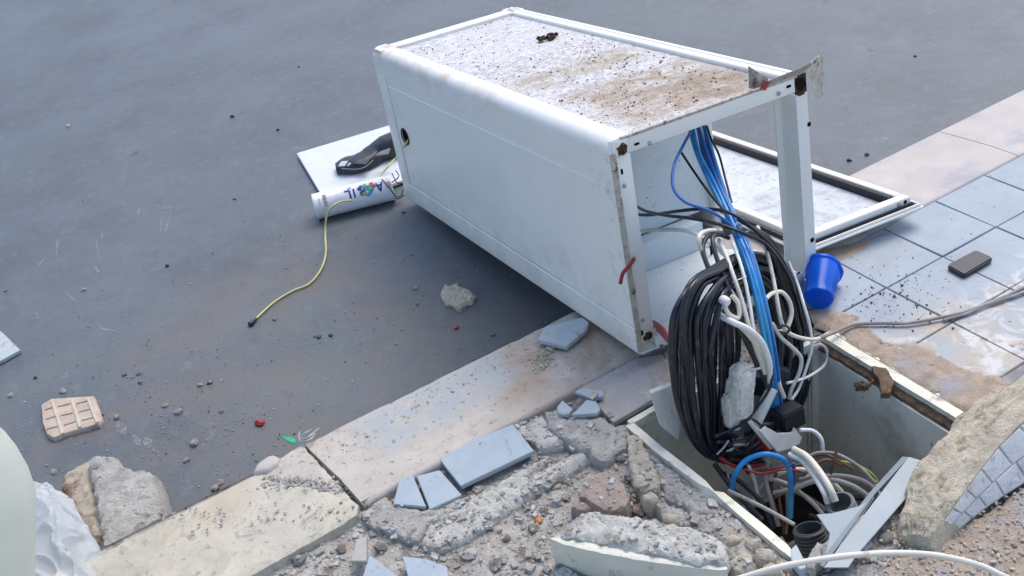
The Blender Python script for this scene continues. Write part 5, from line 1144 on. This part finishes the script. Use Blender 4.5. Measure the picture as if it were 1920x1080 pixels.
# conduits
def conduit(name, a, b, r, m, label, n_=7):
    pf = [(0, r*.8)]
    for k in range(n_): pf += [((k+.1)/n_, r*.92), ((k+.3)/n_, r*1.02), ((k+.7)/n_, r*1.02), ((k+.9)/n_, r*.92)]
    pf += [(1, r*.92), (1, r*.8), (.55, r*.78), (.55, .001)]
    o = lathe(name, a, b, pf, m, None, 24, centre=True); return tag(o, label, 'conduit')
conduit('corrugated_conduit', P(1596, 985, -.13), P(1574, 942, -.055), .030, M['conduit'], 'grey corrugated conduit end that takes the thick cream cable')
conduit('corrugated_conduit', P(1528, 1040, -.10), P(1516, 990, -.045), .032, M['conduit_dark'], 'dark corrugated conduit end at the near corner of the chamber')
# bracket bars
def lbar(px0, px1, wd, z0, z1, m, parent, name, th=.003):
    a, b = P(*px0, z0), P(*px1, z1); t = (b-a).normalized(); s = Vector((t.y, -t.x, 0)).normalized()
    return prism(name, [a-s*wd/2, a+s*wd/2, b+s*wd/2, b-s*wd/2], th, m, parent, bev=.0008)
bk = empty('steel_bracket', 'long pale grey steel angle bar leaning across the near right side of the chamber', 'bracket', P(1570, 1040, 0))
q0, q1 = P(1724, 868, .012), P(1556, 1056, .030); t = (q1-q0).normalized(); s = Vector((t.y, -t.x, 0)).normalized()
if s.x < 0: s = -s
W2 = .040
prism('top_flange', [P(1704, 856, .022), P(1738, 866, .022), P(1752, 872, .02), P(1610, 1036, .03), P(1590, 1064, .03), P(1544, 1064, .030)], .003, M['bracket'], bk, bev=.0008)
prism('side_flange', [P(1704, 857, .018), P(1640, 926, .022), P(1544, 1062, .026), P(1528, 1056, .012), P(1630, 924, .006), P(1692, 856, .004)][::1], .003, M['bracket'], bk)
prism('gusset', [P(1531, 964, .014), P(1560, 962, .014), P(1612, 948, .014), P(1640, 932, .016), P(1604, 985, .018), P(1546, 1048, .018), P(1556, 1000, .014)], .003, M['bracket'], bk, bev=.0008)
strip('edge_strip', [P(1752, 872, .004), P(1762, 852, .002), P(1790, 834, .002)], .006, .01, M['bracket'], bk)
chunk('mortar_smear', [P(x, y, .022) for x, y in [(1590, 992), (1600, 975), (1630, 955), (1640, 940), (1650, 950), (1622, 985), (1590, 1030), (1560, 1060), (1544, 1058), (1566, 1030)]], .012, M['concrete'], bk, res=.005, rough=.002, edge=.006, ragged=.002, flare=0, centre=False)
# pale strip piece standing at near corner
slabpx('pale_shard', [(1483, 1030), (1493, 1020), (1504, 1042), (1512, 1064), (1500, 1068), (1484, 1050)], .030, .02, M['tile_pale'], 'pale upright shard at the near tip of the frame bar', 'shard')
lump([(1512, 1060), (1520, 1036), (1530, 1014), (1540, 1018), (1538, 1036), (1526, 1064)], .035, -.03, M['concrete'], 'finger shaped mortar stub in front of the dark conduit', cat='mortar', name='mortar_piece', rough=.001, edge=.006, res=.005)
lump([(1640, 975), (1666, 950), (1690, 975), (1690, 1010), (1660, 1030), (1630, 1022)], -.004, -.04, M['brown_stone'], 'dark flat stone between the steel bar and the tipped slab', rough=.002, edge=.006, res=.007)
lump([(1520, 1090), (1560, 1062), (1640, 1052), (1670, 1056), (1660, 1090), (1600, 1110)], .002, -.04, M['concrete_grey'], 'grey rubble heap under the arching cream cable', cat='rubble', name='rubble_heap', rough=.006, edge=.012, res=.007)
# ================================================================== CUP AND POWER BANK
cA = P(1535, 560, .036); cB = PY(1545, 516, cA.y+.075); cB.z = max(cB.z, .046)
cup = empty('blue_cup', None, None, cA)
tag(cup, 'translucent blue plastic cup lying on the tiles beside the cabinet', 'cup')
cup.location = Vector((cA.x, cA.y, 0))
rb, rm = .0335, .0455; tk = .0016
lathe('cup_body', cA, cB, [(0, .001), (0, rb*.90), (.02, rb), (.05, rb*1.01), (.20, rb*1.02), (.22, rb*1.05), (.90, rm*.95), (.93, rm*.97), (.95, rm*1.07), (1, rm*1.09), (1, rm*.94), (.9, rm*.92), (.22, rb*1.0), (.06, rb*.93), (.06, .001)], M['cup'], cup, 40, cap=False)
for v in bpy.data.objects['cup_body'].data.vertices:
    k = 1+.0; q = v.co; v.co = q+Vector((nz(q.x, q.y, q.z, 26), nz(q.y, q.z, q.x, 26), nz(q.z, q.x, q.y, 26)))*.0065
pb = empty('power_bank', 'black rounded rectangular power bank lying on the blue paving tiles', 'power bank', P(1818, 492, 0))
prism('power_bank_body', [P(1777, 498, .0145), P(1780, 493, .0145), P(1826, 469, .0145), P(1833, 469, .0145), P(1859, 480, .0145), P(1861, 484, .0145), P(1812, 513, .0145), P(1806, 514, .0145)], .0130, M['pwr'], pb, bev=.003)
# yellow cord
cable('yellow_cord', [cl(.03, 1.345, .26), cl(-.004, 1.345, .236), P(745, 292, ZR+.13), P(728, 312, ZR+.11), P(714, 328, ZR+.092), P(700, 346, ZR+.088)], .0034, M['ylw'], None, 'yellow cord coming out of the cabinet hole down to the can', 'cord')
cable('yellow_cord', [P(660, 376, ZR+.0865), P(640, 378, ZR+.086), P(622, 388, ZR+.084), P(612, 408, ZR+.05), P(610, 440, ZR+.006), P(611, 475, ZR+.005), P(602, 505, ZR+.005), P(580, 532, ZR+.005), P(548, 546, ZR+.005), P(515, 566, ZR+.005), P(490, 588, ZR+.006), P(478, 600, ZR+.006)], .0036, M['ylw'], None, 'yellow cord snaking from the can over the grey road', 'cord')
lathe('cord_plug', P(481, 597, ZR+.008), P(467, 610, ZR+.006), [(0, .004), (.3, .005), (.5, .008), (.85, .009), (1, .005)], M['blkbox'], None, 12, centre=True)
tag(bpy.data.objects['cord_plug'], 'small black plug at the road end of the yellow cord', 'plug')
bw = empty('thin_black_wires', 'tangle of thin black wires between the can and the cabinet', 'wires', P(745, 360, ZR))
for pts in [[(716, 336, .094), (730, 352, .075), (742, 368, .03), (752, 366, .02), (756, 355, .05)], [(728, 344, .08), (738, 340, .07), (748, 330, .06), (742, 320, .06)], [(736, 372, .02), (748, 372, .02), (758, 366, .03)], [(730, 350, .06), (734, 364, .02), (736, 376, .01)], [(735, 325, .05), (744, 342, .05), (756, 344, .05)]]:
    cable('wire', [P(x, y, ZR+z) for x, y, z in pts], .0022, M['blk'], bw, n=6, sides=6, centre=False)
